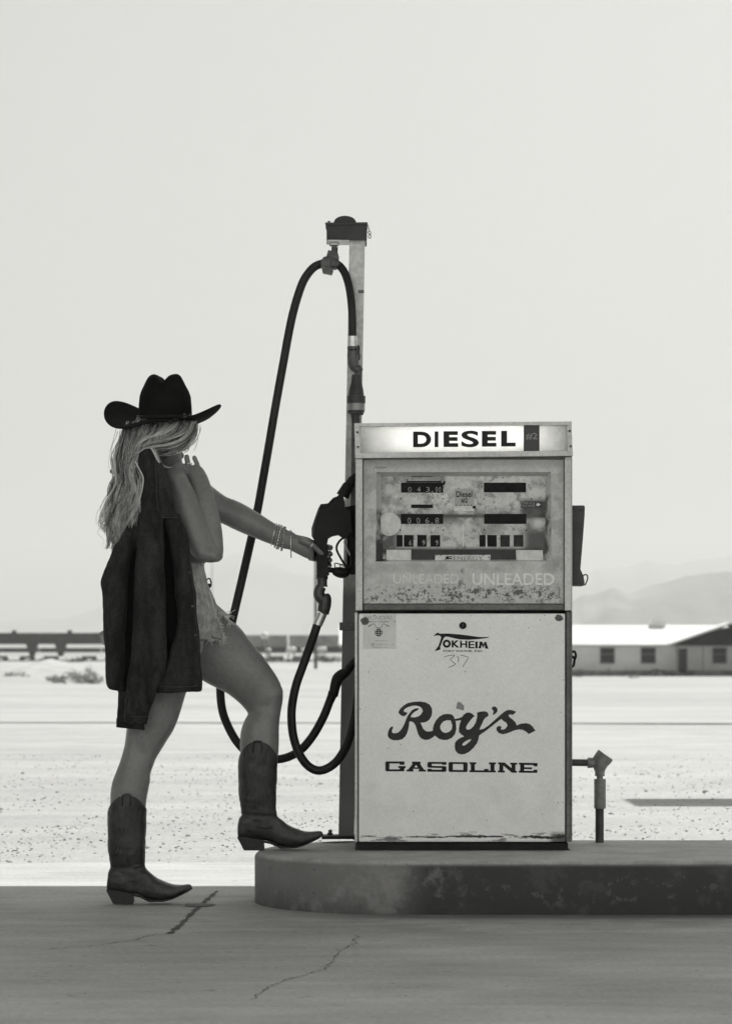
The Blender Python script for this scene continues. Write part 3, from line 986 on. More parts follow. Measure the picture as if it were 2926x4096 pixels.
m_face = mat("dial_face", 0.62, 0.55, var=[(8, 0.09, 6), (50, 0.12, 5), (220, 0.08, 2)],
             stains_and_shade=[dict(rect=(ox(2085), ox(2215), oz(2072), oz(1995)), soft=0.012, scale=16, detail=8, lo=0.28, hi=0.46, col=0.035, amt=0.96),
                     dict(rect=(ox(2100), ox(2215), oz(2215), oz(2110)), soft=0.02, scale=13, detail=8, lo=0.28, hi=0.48, col=0.055, amt=0.93),
                     dict(rect=(ox(1505), ox(1590), oz(2205), oz(2070)), soft=0.02, scale=12, detail=8, lo=0.32, hi=0.5, col=0.05, amt=0.92),
                     dict(rect=(ox(1500), ox(2210), oz(2068), oz(2054)), soft=0.004, scale=14, detail=5, lo=0.22, hi=0.45, col=0.035, amt=0.95),
                     dict(rect=(ox(1600), ox(2080), oz(2092), oz(2035)), soft=0.02, scale=16, detail=8, lo=0.40, hi=0.6, col=0.09, amt=0.85),
                     dict(rect=(ox(1500), ox(1760), oz(2060), oz(1890)), soft=0.02, scale=20, detail=9, lo=0.46, hi=0.62, col=0.16, amt=0.7),
                     dict(rect=(ox(1500), ox(2210), oz(2216), oz(2190)), soft=0.010, scale=12, detail=6, lo=0.20, hi=0.42, col=0.028, amt=0.97),  # shadow above the shelf, painted into the face colour
                     dict(rect=(ox(1500), ox(2210), oz(2240), oz(1890)), soft=0.01, scale=11, detail=10, lo=0.47, hi=0.64, col=0.15, amt=0.6),
                     dict(rect=(ox(1500), ox(2210), oz(2240), oz(1890)), soft=0.01, scale=34, detail=8, lo=0.52, hi=0.62, col=0.10, amt=0.55),
                     dict(rect=(ox(1500), ox(2210), oz(2240), oz(1890)), soft=0.01, scale=70, detail=3, lo=0.67, hi=0.70, col=0.04, amt=0.8),
                     dict(rect=(ox(1539.8), ox(1571.8), oz(1973.2), oz(1941.1)), soft=0.012, col=0.70, amt=0.75),
                     dict(rect=(ox(2134.5), ox(2168.0), oz(2109.4), oz(2075.8)), soft=0.012, col=0.70, amt=0.75),
                     dict(rect=(ox(2133.7), ox(2168.8), oz(1977.8), oz(1942.6)), soft=0.012, col=0.70, amt=0.75)])
YF = 0.052
obj("dial_face", [prism([(1500, 1884), (2208, 1884), (2208, 2250), (1500, 2250)], 0.0505, 0.0528)], m_face, pump)
face = obj("counter_panel", [sbox(1600, 1660, 2300, 2301, 0.07, 0.071)], m_face, pump) if False else None
m_win = mat("counter_window", 0.010, 0.6, spec=.15, var=[(40, 0.4, 4)])
m_win2 = mat("counter_window_dusty", 0.035, 0.6, spec=.15, var=[(40, 0.4, 4)])
m_dig = mat("digit_paint", 0.30, 0.6, var=[(200, 0.3, 2)])
m_ghost = mat("ghost_lettering", 0.80, 0.6, var=[(40, 0.1, 3)])
m_gh2 = mat("ghost_lettering_faint", 0.72, 0.6, var=[(40, 0.12, 3)])
m_blot = mat("clean_spot", 0.68, 0.6, var=[(60, 0.12, 3)])
def Z3(x, y): return (1360 + x * .61576, 1640 + y * .61576)
def zrect(x0, y0, x1, y1, Y, t=0.001):
    a, b = Z3(x0, y0), Z3(x1, y1)
    return prism([(a[0], a[1]), (b[0], a[1]), (b[0], b[1]), (a[0], b[1])], Y, Y + t)
YW = 0.0490
w1 = obj("counter", [zrect(395, 472, 668, 537, YW), zrect(432, 461, 655, 470.5, YW), zrect(668.5, 461, 681, 486, YW)], m_win, pump)
w2 = obj("counter", [zrect(932, 472, 1205, 535, YW)], m_win, pump)
w3_ = obj("counter", [zrect(393, 675, 668, 740, YW)], m_win, pump)
w4 = obj("counter", [zrect(934, 675, 1208, 740, YW)], m_win, pump)
obj("slot", [zrect(460, 412, 603, 434, YW)], m_win2, pump)
obj("slot", [zrect(460, 614, 602, 637, YW)], m_win, pump)
for i, (a, b) in enumerate(((365, 405), (413, 475), (500, 560), (585, 648), (903, 943), (955, 1015), (1038, 1100), (1125, 1188))):
    pw = obj("price_window", [zrect(a, 812, b, 888, YW)], m_win if i < 6 else m_win2, pump)
    if i in (1, 2, 3):
        q0, q1 = Z3((a + b) / 2 + 2, 846), Z3((a + b) / 2 + 20, 880)
        obj("digit", [text_shape("699"[i - 1], q0[0], q1[0], q0[1], q1[1], YW - 0.0006, 0.01)], m_dig, pw)
obj("price_frame", [zrect(406, 808, 411, 892, YW)], m_ghost, pump)
obj("price_frame", [zrect(944, 808, 949, 892, YW)], m_ghost, pump)
def digits(par, items, y0, y1):
    for ch, x0, x1 in items:
        q0, q1 = Z3(x0, y0 if ch != "." else y1 - 6), Z3(x1, y1)
        obj("digit", [text_shape(ch, q0[0], q1[0], q0[1], q1[1], YW - 0.0006, 0.0 if ch != "." else 0.02)], m_dig, par)
digits(w1, (("0", 440, 462), ("4", 498, 521), ("3", 556, 580), (".", 592, 604), ("0", 618, 634), ("0", 640, 654)), 500, 532)
digits(w3_, (("0", 437, 459), ("0", 495, 517), ("6", 553, 577), (".", 590, 600), ("8", 616, 640)), 700, 737)
# round clean spots, dividing strip and screws
def zdisc(x, y, r, Y): 
    a = Z3(x, y)
    return disc(a[0], a[1], r * .61576, Y)
obj("round_boss", [lathe([(0, .039), (.004, .039), (.007, .034)], P(*Z3(318, 742), 0.0504), (0, -1, 0), 48)], m_blot, pump, smooth=True, angle=40)
obj("divider", [zrect(795, 745, 800, 890, 0.0494)], m_ghost, pump)
for x, y in ((393, 577), (668, 577), (932, 577), (390, 780), (668, 780), (935, 778), (1208, 780), (1240, 577)):
    obj("screw", [zdisc(x, y, 5, 0.0498)], m_seam, pump)
# diesel sticker
m_stk = mat("sticker_paper", 0.42, 0.6, var=[(30, 0.08, 4)])
st = obj("sticker", [zrect(742, 512, 868, 622, 0.0478)], m_stk, pump)
obj("sticker_edge", [zrect(738, 622.5, 870, 656, 0.0480)], m_blot, st)
a, b = Z3(752, 528), Z3(856, 566)
obj("lettering", [text_shape("Diesel", a[0], b[0], a[1], b[1], 0.0472, 0.018)], m_ink, st)
a, b = Z3(783, 572), Z3(827, 605)
obj("lettering", [text_shape("#2", a[0], b[0], a[1], b[1], 0.0472, 0.018)], m_ink, st)
obj("arrow_row", [flat([[Z3(x, 614), Z3(x + 9, 619), Z3(x, 626)]], 0.0472) for x in (752, 778, 804, 826, 846)] + [zrect(858, 622.6, 880, 640, 0.0472, 0.0004)], m_ink, st)
# dark smeared label with white wording
a, b = Z3(1176, 598), Z3(1262, 612)
lab = obj("hose_label", [zrect(1172, 594, 1308, 636, 0.0496, 0.0006)], mat("label_dark", 0.04, 0.6, var=[(30, 0.4, 5)]), pump)
obj("lettering", [text_shape("THIS IS A", a[0], b[0], a[1], b[1], 0.0490, 0.01)], m_dig, lab)
a, b = Z3(1176, 615), Z3(1262, 629)
obj("lettering", [text_shape("FULL HOSE", a[0], b[0], a[1], b[1], 0.0490, 0.01)], m_dig, lab)
obj("arrow", [flat([[Z3(1272, 610), Z3(1284, 604), Z3(1300, 614), Z3(1284, 625), Z3(1272, 620)]], 0.0490)], m_ghost, lab)
# bottom shelf of the recess
obj("shelf", [zrect(460, 906, 1140, 980, 0.0380, 0.009)], mat("shelf_dark", 0.025, 0.6, var=[(10, 0.5, 5)]), pump)
obj("shelf_block", [zrect(302, 910, 458, 990, 0.0360, 0.011)], m_blot, pump, bevel=0.001)
obj("shelf_block", [zrect(1143, 912, 1312, 990, 0.0360, 0.011)], m_blot, pump, bevel=0.001)
mk = obj("maker_label", [zrect(615, 941, 975, 985, 0.0340, 0.0015)], mat("maker_paper", 0.66, 0.6, var=[(20, 0.12, 5)],
         stains_and_shade=[dict(rect=(ox(1730), ox(1970), oz(2250), oz(2215)), soft=0.004, scale=60, lo=0.55, hi=0.6, col=0.08, amt=0.8)]), pump)
a, b = Z3(735, 950), Z3(925, 976)
obj("lettering", [text_shape("ENERGY", a[0], b[0], a[1], b[1], 0.0334, 0.0)], mat("faded_ink", 0.22, 0.6, var=[(60, 0.5, 4)]), mk)
obj("flag_mark", [flat([[Z3(686, 950), Z3(726, 950), Z3(726, 956), Z3(704, 956), Z3(704, 961), Z3(726, 961), Z3(726, 968), Z3(686, 970)]], 0.0334)], m_ink, mk)
# faded words on the cover
a, b = Z3(345, 1066), Z3(768, 1128)
obj("lettering", [text_shape("UNLEADED", a[0], b[0], a[1], b[1], 0.0052, 0.0)], m_gh2, plate)
a, b = Z3(858, 1060), Z3(1388, 1138)
obj("lettering", [text_shape("UNLEADED", a[0], b[0], a[1], b[1], 0.0052, 0.012)], m_ghost, plate)
obj("corner_mark", [stroke([(1494, 1876), (1500, 1868), (1544, 1869)], 2.2, 0.0052, 1), stroke([(1504, 1874), (1540, 1872)], 1.5, 0.0048, 1)], mat("mark_grey", 0.10, 0.6), plate)

# ---- door graphics
YD = -0.0146
def ZR(p): return [(1540 + x * .19704, 2780 + y * .19704) for x, y in p]
def ZY(p): return [(1800 + x * .22167, 2780 + y * .22167) for x, y in p]
Rp = [(265,345),(300,280),(370,215),(450,165),(560,140),(700,132),(820,150),(900,195),(945,270),(952,350),(935,430),(895,500),(835,545),(770,560),(715,560),(740,620),(765,680),(810,725),(860,745),(960,730),(1000,745),(1000,830),(950,870),(880,905),(810,912),(740,890),(690,840),(660,780),(635,690),(610,610),(570,555),(520,535),(490,540),(480,620),(465,700),(440,780),(400,850),(340,900),(240,922),(150,915),(80,880),(48,830),(55,760),(75,700),(110,650),(150,635),(158,665),(135,720),(140,765),(180,778),(250,768),(300,730),(350,660),(390,580),(420,500),(450,430),(490,370),(540,310),(600,275),(660,268),(685,280),(660,305),(590,345),(540,390),(512,450),(600,455),(680,430),(730,385),(762,325),(740,270),(700,235),(630,215),(550,218),(460,245),(400,280),(370,320),(390,345),(440,355),(445,385),(410,415),(370,432),(320,415),(280,380)]
Oo = [(960,760),(965,680),(985,600),(1030,510),(1100,435),(1180,392),(1270,382),(1350,395),(1385,430),(1410,490),(1432,560),(1440,690),(1415,790),(1350,870),(1260,910),(1180,915),(1090,890),(1000,820)]
Oh = [(1110,650),(1130,590),(1180,535),(1250,512),(1325,515),(1340,560),(1360,620),(1345,700),(1290,750),(1220,772),(1160,750),(1120,700)]
Yo = [(205,405),(240,355),(290,320),(340,315),(390,335),(420,365),(440,378),(410,400),(370,445),(320,510),(282,575),(285,615),(320,628),(370,610),(420,560),(460,490),(480,410),(485,350),(478,320),(540,300),(620,293),(665,310),(688,350),(680,380),(630,410),(600,450),(570,520),(530,600),(525,625),(600,610),(690,550),(790,460),(880,380),(960,310),(1020,275),(1080,268),(1150,285),(1185,305),(1155,335),(1130,357),(1080,350),(1045,360),(1060,395),(1120,440),(1170,490),(1195,550),(1260,520),(1370,508),(1440,530),(1490,580),(1515,620),(1535,640),(1500,660),(1440,690),(1410,703),(1370,665),(1310,630),(1240,620),(1160,635),(1090,665),(1010,695),(940,708),(870,685),(830,630),(830,590),(860,562),(905,560),(920,585),(905,615),(950,628),(1000,600),(1030,550),(1010,500),(960,470),(915,430),(850,480),(760,550),(660,630),(560,700),(515,735),(505,800),(480,870),(420,950),(340,1025),(260,1065),(190,1072),(130,1050),(90,1000),(78,930),(85,860),(130,805),(190,770),(250,745),(200,715),(155,665),(155,610),(165,540),(185,480)]
Yh = [(212,895),(235,860),(290,825),(345,800),(378,795),(350,840),(300,880),(255,915),(222,912)]
Ap = [(742,235),(770,208),(810,208),(845,240),(850,290),(820,330),(765,368),(772,320),(780,290),(760,270)]
Cn = [(1395,488),(1480,475),(1560,445),(1620,400),(1640,470),(1540,508),(1440,525),(1405,522)]
obj("script_lettering", [flat([ZR(Rp)], YD), flat([ZR(Oo), ZR(Oh)], YD - .0003), flat([ZR(Cn)], YD - .0006), flat([ZY(Yo), ZY(Yh)], YD - .0009), flat([ZY(Ap)], YD)], mat("script_ink", 0.038, 0.6, spec=.2, var=[(25, 0.2, 4)]), door)
def GA(p, o=1530): return [(o + x * .19704, 3030 + y * .19704) for x, y in p]
G1 = [(75,78),(440,80),(440,148),(350,148),(335,122),(135,122),(135,240),(335,240),(345,215),(315,212),(315,172),(465,175),(465,212),(440,215),(438,280),(75,282),(52,262),(52,100)]
A1 = [(590,82),(770,85),(768,125),(755,127),(840,250),(878,252),(875,287),(725,285),(725,248),(745,246),(735,232),(620,230),(608,247),(625,249),(622,285),(475,283),(478,250),(510,248),(608,127),(590,125)]
A1h = [(675,150),(712,200),(640,198)]
S1 = [(930,88),(1292,92),(1290,150),(1205,146),(1195,130),(995,128),(992,160),(1000,170),(1265,175),(1290,195),(1290,270),(1268,292),(905,290),(905,230),(992,232),(1000,246),(1195,248),(1200,215),(930,205),(905,190),(905,110)]
O1 = [(1355,92),(1695,95),(1720,115),(1718,280),(1695,297),(1355,293),(1333,270),(1333,112)]
O1h = [(1420,132),(1632,134),(1632,254),(1420,250)]
L1 = [(185,95),(322,97),(320,137),(292,137),(292,258),(480,262),(485,230),(570,232),(570,262),(608,264),(608,138),(578,138),(578,98),(720,100),(718,140),(692,140),(690,264),(718,266),(718,303),(182,298),(182,262),(210,260),(210,136),(187,136)]
N1 = [(762,98),(900,102),(1035,215),(1035,143),(1008,142),(1008,105),(1152,107),(1150,145),(1115,145),(1115,268),(1145,270),(1143,310),(1040,308),(872,165),(868,265),(900,267),(898,306),(758,303),(758,265),(788,263),(790,142),(765,140)]
E1 = [(1185,105),(1565,112),(1562,180),(1490,178),(1478,155),(1295,152),(1295,198),(1450,200),(1450,238),(1293,236),(1292,268),(1480,272),(1488,246),(1562,250),(1560,312),(1182,308),(1182,270),(1210,268),(1212,145),(1187,143)]
obj("block_lettering", [flat([GA(G1)], YD), flat([GA(A1), GA(A1h)], YD), flat([GA(S1)], YD), flat([GA(O1), GA(O1h)], YD)] + [flat([GA(q, 1840)], YD) for q in (L1, N1, E1)], m_ink, door)
def ZT(p): return [(1720 + x * .1601, 2510 + y * .1601) for x, y in p]
Tp = [(65,215),(130,160),(180,128),(215,135),(225,155),(440,150),(700,170),(950,200),(1200,235),(1350,240),(1495,230),(1400,265),(1200,290),(950,305),(750,298),(600,270),(440,230),(380,228),(345,250),(300,340),(265,430),(245,500),(250,550),(170,575),(105,598),(150,530),(200,470),(240,350),(270,250),(255,215),(200,195),(140,200)]
circ = lambda cx, cy, r, n=20: [(cx + r * math.cos(2 * math.pi * i / n), cy + r * math.sin(2 * math.pi * i / n)) for i in range(n)]
kh = []
for ch, x0, x1, y0, y1 in (("K", 530, 725, 322, 500), ("H", 742, 920, 328, 505), ("E", 948, 1100, 340, 518), ("I", 1122, 1180, 350, 522)):
    a, b = ZT([(x0, y0), (x1, y1)])
    kh.append(text_shape(ch, a[0], b[0], a[1], b[1], YD, 0.045 if ch in "KI" else 0.032 if ch == "H" else 0.02))
kh.append(flat([ZT([(1228, 350), (1292, 355), (1322, 425), (1348, 358), (1395, 360), (1412, 430), (1455, 532), (1372, 526), (1352, 440), (1312, 512), (1278, 440), (1262, 526), (1192, 518), (1222, 440)])], YD))
a, b = ZT([(320, 562), (1315, 622)])
obj("maker_logo", [flat([ZT(Tp)], YD - .0004), flat([ZT(circ(410, 405, 102)), ZT(circ(410, 405, 46))], YD)] + kh + [text_shape("FORT WAYNE, IND.", a[0], b[0], a[1], b[1], YD, 0.02)], m_ink, door)
m_pen = mat("marker_pen", 0.13, 0.6, var=[(50, 0.3, 3)])
obj("handwritten_number", [stroke(ZT(q), 2.6, YD - .0004, 5) for q in ([(345,738),(450,705),(600,688),(560,740),(500,790),(560,860),(620,905),(590,940),(455,998)], [(670,715),(705,770),(690,862)], [(755,690),(850,712),(930,735),(935,780),(870,880),(805,985)])], m_pen, door)
lk = obj("lock", [lathe([(0, .012), (.005, .0115), (.007, .009)], P(1850, 2502, -0.0141), (0, -1, 0), 24)], m_seam, door, smooth=True, angle=40)
obj("keyhole", [prism([(1849, 2496), (1851, 2496), (1851, 2508), (1849, 2508)], -0.0218, -0.0212)], m_metal, lk)
# travel sticker
def ZM(x, y): return (1440 + x * .11084, 2440 + y * .11084)
m_sk2 = mat("old_sticker", 0.70, 0.6, var=[(30, 0.06, 4)])
a, b = ZM(100, 140), ZM(1290, 1400)
sk = obj("sticker", [prism([a, (b[0], a[1]), b, (a[0], b[1])], -0.0152, -0.0145)], m_sk2, door)
m_fi = mat("sticker_ink_faint", 0.42, 0.6, var=[(70, 0.3, 3)])
YS = -0.0158
a, b = ZM(200, 215), ZM(1180, 350)
obj("lettering", [text_shape("MONDIAL", a[0], b[0], a[1], b[1], YS, 0.0)], m_fi, sk)
a, b = ZM(310, 395), ZM(1040, 450)
obj("lettering", [text_shape("MOTO TURISMO", a[0], b[0], a[1], b[1], YS, 0.01)], m_pen, sk)
obj("handlebar_mark", [stroke([ZM(*q) for q in [(290,590),(400,540),(470,500),(510,510),(540,560),(570,620),(610,637),(665,640),(730,637),(770,605),(800,520),(860,500),(930,540),(1040,585)]], 2.0, YS), stroke([ZM(290,590), ZM(400,540)], 4, YS - .0003, 1), stroke([ZM(930,540), ZM(1040,588)], 4, YS - .0003, 1), stroke([ZM(650,640), ZM(650,700)], 3, YS - .0003, 1)], m_pen, sk)
gx, gy = ZM(665, 815)
gl_ = [disc(gx, gy, 15.5, YS)]
obj("globe_mark", gl_, m_ink, sk)
obj("globe_grid", [stroke([(gx + dx, gy - 14), (gx + dx * 1.15, gy), (gx + dx, gy + 14)], 1.4, YS - .0004) for dx in (-9, 0, 9)] + [stroke([(gx - 15, gy + dy), (gx + 15, gy + dy)], 1.4, YS - .0007, 1) for dy in (-7.5, 0.5, 8)], m_sk2, sk)
rows = []
for i, y in enumerate((1105, 1240, 1345)):
    a, b = ZM(540, y - 14), ZM(1000, y + 14)
    rows.append(stroke([(a[0] if i < 2 else a[0] - 14, (a[1] + b[1]) / 2), (b[0], (a[1] + b[1]) / 2)], 2, YS, 1))
a, b = ZM(395, 1190), ZM(500, 1290)
obj("small_print", rows + [flat([[a, (b[0], a[1]), b, (a[0], b[1])], [(a[0] + 3.4, a[1] + 3.4), (b[0] - 3.4, a[1] + 3.4), (b[0] - 3.4, b[1] - 3.4), (a[0] + 3.4, b[1] - 3.4)]], YS)], m_fi, sk)
m_rust = mat("rust_blot", 0.12, 0.8, var=[(60, 0.4, 4)])
obj("rust_mark", [blot(1459, 2484, 17, 15, -0.0162, 1)], m_rust, door)
obj("rust_mark", [blot(2234, 2472, 17, 12, YD, 2)], m_rust, door)
obj("tape_scrap", [flat([ZY([(130,120),(200,140),(212,165),(250,190),(240,280),(100,240)])], YD)], mat("tape_grey", 0.25, 0.6, var=[(90, .2, 3)]), door)
ch = []
for x0, x1, yy, hh in ((1443, 1505, 3344, 5), (1620, 1700, 3347, 5), (1690, 1790, 3348, 8), (1780, 1930, 3345, 8), (1860, 2015, 3346, 11), (2085, 2175, 3346, 12), (2120, 2255, 3350, 12), (2225, 2258, 3343, 16)):
    top, bot = [], []
    n = 16
    for i in range(n + 1):
        t = i / n
        e = math.sin(math.pi * t) ** .5
        x = x0 + (x1 - x0) * t
        top.append((x, yy - hh / 2 * e * rnd.uniform(.3, 1.1)))
        bot.append((x, yy + hh / 2 * e * rnd.uniform(.3, 1.1) + 1))
    ch.append(flat([top + bot[::-1]], YD - 0.0004 * (len(ch) % 3)))
obj("chipped_paint", ch, mat("chip_dark", 0.05, 0.8, var=[(60, .5, 4)]), door)
specks = []
for i in range(60):
    x, y = rnd.uniform(1440, 2255), rnd.uniform(2460, 3350)
    if rnd.random() < .4: x = rnd.choice((rnd.uniform(2225, 2256), rnd.uniform(1440, 1460), x))
    if rnd.random() < .2: y = rnd.uniform(2458, 2470)
    r = rnd.uniform(.7, 2.3)
    specks.append(blot(x, y, r * rnd.uniform(.6, 1.6), r, YD - .0012, i, 7))
obj("paint_speck", specks, m_rust, door)

# ---- hood with a lit sign
def quad(l): return l
hood = obj("hood", [
    prism([(1416, 1693), (2285, 1686), (2285, 1699), (1416, 1706)], -0.040, 0.40),
    prism([(1420, 1811), (2289, 1803), (2289, 1823), (1420, 1832)], -0.040, 0.40),
    prism([(1417, 1706.5), (1437, 1706), (1440, 1810.5), (1420, 1810.8)], -0.036, 0.40),
    prism([(2266, 1699.5), (2284, 1699.3), (2288, 1802.5), (2268, 1802.8)], -0.036, 0.40),
    sbox(1440, 2266, 1704, 1806, 0.385, 0.399)], m_trim, pump, bevel=0.002)
obj("hood_lining", [prism([(1441, 1706), (2264, 1700), (2264, 1702), (1441, 1708)], 0.0, 0.12), prism([(1441, 1806), (2264, 1800), (2264, 1802.5), (1441, 1808.5)], 0.0, 0.12), prism([(1441, 1703), (2266, 1700), (2266, 1803), (1441, 1808)], 0.125, 0.13)], mat("lining_white", 0.75, 0.6), hood)
m_sign = mat("sign_plastic", 0.80, 0.35, var=[(60, 0.03, 3)], transl=0.55,
             stains_and_shade=[dict(rect=(ox(1440), ox(1475), oz(1810), oz(1700)), soft=0.02, scale=20, lo=.4, hi=.7, col=0.35, amt=0.5), dict(rect=(ox(2225), ox(2270), oz(1810), oz(1700)), soft=0.02, scale=20, lo=.4, hi=.7, col=0.3, amt=0.5)])
sign = obj("sign_panel", [prism([(1438, 1706), (2267, 1699), (2268, 1804), (1440, 1811)], -0.026, -0.022)], m_sign, hood)
em = bpy.data.materials.new("tube_light")
em.use_nodes = True
em.node_tree.nodes.clear()
eo = em.node_tree.nodes.new("ShaderNodeOutputMaterial")
ee = em.node_tree.nodes.new("ShaderNodeEmission")
ee.inputs[0].default_value = (1, 1, .97, 1)
ee.inputs[1].default_value = TUBE = 13.0
em.node_tree.links.new(ee.outputs[0], eo.inputs[0])
a, b = P(1540, 1754, .055), P(2165, 1749, .055)
obj("fluorescent_tube", [tube([a, b], .013, 16)], em, hood, smooth=True, angle=40)
obj("lettering", [text_shape(c_, 1360 + a_ * .61576, 1360 + b_ * .61576, 1640 + t_ * .61576, 1640 + u_ * .61576, -0.0268, w_) for c_, a_, b_, t_, u_, w_ in (("D", 473, 590, 140, 242, .045), ("I", 612, 637, 139, 241, 0), ("E", 670, 765, 138, 240, .05), ("S", 785, 900, 134, 242, .028), ("E", 919, 1013, 136, 238, .05), ("L", 1044, 1138, 135, 237, .055))], m_ink, sign)
bd = obj("number_badge", [prism([(2093, 1701.5), (2156, 1701), (2156, 1804.5), (2093, 1805)], -0.0290, -0.0264)], mat("badge_grey", 0.045, 0.5), hood)
obj("badge_lettering", [text_shape("#2", 2101, 2148, 1731, 1760, -0.0296, 0.02)], mat("badge_text", 0.22, 0.6), bd)
for x, y in ((1429, 1729), (1431, 1788), (2276, 1724), (2281, 1785)):
    obj("screw", [lathe([(0, .0042), (.002, .0038), (.003, .002)], P(x, y, -0.0361), (0, -1, 0), 12)], m_metal, hood, smooth=True)

# right hand holster, latch and pipe stub
hp = [(2284, 2022), (2334, 2022), (2337, 2029), (2336, 2060), (2329, 2157), (2319, 2277), (2331, 2303), (2335, 2325), (2336, 2341), (2330, 2343), (2296, 2342), (2290, 2339)]
hl = obj("nozzle_holster", [prism(hp, 0.10, 0.20)], mat("holster_paint", 0.045, 0.5, var=[(20, .25, 4)]), pump, bevel=0.003)
obj("ring", [stube([(2331, 2303), (2336, 2299), (2343, 2299), (2348, 2305), (2348, 2315), (2344, 2327), (2337, 2341)], 0.13, 2.6, 10)], m_black, hl, smooth=True)
obj("rivet", [lathe([(0, .003), (.002, .002)], P(2320, 2040, 0.0999), (0, -1, 0), 10)], m_seam, hl)
obj("latch", [stube([(2282, 2612), (2290, 2606), (2298, 2609), (2301, 2625), (2296, 2640), (2292, 2662), (2284, 2668)], 0.05, 5, 10), stube([(2284, 2625), (2299, 2634)], 0.05, 6, 10, 1)], m_black, pump, smooth=True)

# black pocket the nozzle rests in, on the left flank of the pump
m_pock = mat("pocket_black", 0.008, 0.6, spec=.25, var=[(15, .3, 4)])
def ZN(l): return [(1100 + x * .3868, 1880 + y * .3868) for x, y in l]
obj("nozzle_pocket", [prism(ZN([(716, 386), (840, 378), (845, 1062), (790, 1058), (752, 1015), (745, 700), (700, 660), (700, 500)]), 0.21, 0.33)], m_pock, pump, bevel=0.006)
obj("hose_bracket", [prism(ZN([(785, 110), (838, 105), (838, 382), (785, 384)]), 0.22, 0.30)], m_metal, pump, bevel=0.002)

# ---------------------------------------------------------------- hose mast at the rear left corner
YP = 0.5
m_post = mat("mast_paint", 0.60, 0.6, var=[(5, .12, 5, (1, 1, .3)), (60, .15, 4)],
             stains_and_shade=[dict(rect=(-1, 1, -1, 0.86), soft=.03, col=0.21, amt=0.97),
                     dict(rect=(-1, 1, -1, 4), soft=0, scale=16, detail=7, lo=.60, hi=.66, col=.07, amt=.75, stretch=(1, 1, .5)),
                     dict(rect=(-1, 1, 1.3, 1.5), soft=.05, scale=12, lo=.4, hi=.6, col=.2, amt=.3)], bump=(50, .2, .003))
mb = P(1383, 3344, YP)
mast = tag(empty("hose_mast", mb), "leaning square steel hose mast rising behind the pump's left side", "mast")
a0, a1 = P(1353, 3350, YP - .03), P(1416, 3350, YP - .03)
b0, b1 = P(1397, 950, YP - .03), P(1459, 950, YP - .03)
V = [a0, a1, b1, b0]
V = V + [v + Vector((0, .06, 0)) for v in V]
V = [Vector(v) for v in V]
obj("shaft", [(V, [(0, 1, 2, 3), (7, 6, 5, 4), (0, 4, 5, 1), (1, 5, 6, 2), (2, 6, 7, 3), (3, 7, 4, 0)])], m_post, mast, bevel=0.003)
bp_ = obj("base_plate", [sbox(1286, 1424, 3345, 3357, YP - .07, YP + .06)], m_plin, mast, bevel=.002)
q = P(1319, 3345, YP)
obj("bolt", [lathe([(0, .0105), (.012, .0105), (.0125, .006), (.022, .006)], q, (0, 0, 1), 6)], m_metal, bp_)
obj("clamp", [sbox(1357, 1420, 2489, 2521, YP - .036, YP + .04)], m_trimd, mast, bevel=.002)
obj("clamp", [sbox(1432, 1455, 1160, 1172, YP - .034, YP + .03)], m_metal, mast, bevel=.001)
m_hbox = mat("retriever_black", 0.02, 0.5, var=[(12, .4, 5)], stains_and_shade=[dict(rect=(-1, 1, 1.5, 3), soft=.0, scale=26, detail=7, lo=.53, hi=.58, col=.36, amt=.8, stretch=(1.8, 1, .4))])
hb = obj("hose_retriever_box", [prism([(1307, 899), (1465, 899), (1463, 957), (1308, 957)], YP - .055, YP + .055)], m_hbox, mast, bevel=.003)
obj("lid", [prism([(1300, 890), (1469, 889), (1469, 898), (1302, 898.5)], YP - .062, YP + .062)], m_hbox, hb, bevel=.002)
obj("under_plate", [prism([(1309, 957.5), (1397, 957.5), (1397, 965), (1312, 965)], YP - .05, YP + .05)], m_trim, hb)
V = [(1379 + 44 * math.cos(math.pi * i / 20), 889 - 26 * math.sin(math.pi * i / 20)) for i in range(21)]
obj("reel_cover", [prism(V, YP - .02, YP + .02)], m_hbox, hb, bevel=.002)
obj("bolt", [lathe([(0, .005), (.004, .005)], P(1315, 889, YP), (0, 0, 1), 6)], m_metal, hb)
obj("hook", [stube([(1466, 893), (1472, 905), (1476, 922), (1481, 928), (1482, 936), (1475, 940), (1472, 948), (1478, 953), (1483, 946), (1478, 938), (1471, 930), (1475, 924)], YP - .05, 1.6, 8)], m_black, hb, smooth=True)
obj("side_bolt", [sbox(1459, 1466, 971, 983, YP - .01, YP + .01)], m_metal, mast)

# ---------------------------------------------------------------- overhead hose
m_hose = mat("hose_rubber", 0.012, 0.5, spec=.35, var=[(7, .25, 4)], bump=(120, .12, .001),
             stains_and_shade=[dict(rect=(-2, 2, -2, 3), soft=0, scale=30, detail=6, lo=.68, hi=.75, col=.08, amt=.5)])
h1 = tag(empty("overhead_hose", P(1328, 970, YP)), "long black hose hanging from the mast top in a wide loop behind her legs", "hose")
L1p = [(1293, 1053, .5), (1255, 1069, .5), (1219, 1113, .5), (1196, 1168, .5), (1172, 1250, .5), (1153, 1340, .5), (1135, 1440, .5), (1106, 1600, .49), (1078, 1765, .48), (1053, 1910, .46), (1027, 2054, .44), (998, 2185, .42), (965, 2330, .40), (930, 2480, .38), (902, 2610, .36), (885, 2700, .35), (881, 2760, .34), (889, 2840, .33), (912, 2905, .32), (946, 2965, .31), (990, 3010, .31), (1050, 3034, .31), (1113, 3037, .31), (1162, 3024, .31), (1208, 2995, .31), (1253, 2940, .31), (1293, 2868, .31), (1320, 2800, .31), (1340, 2748, .31)]
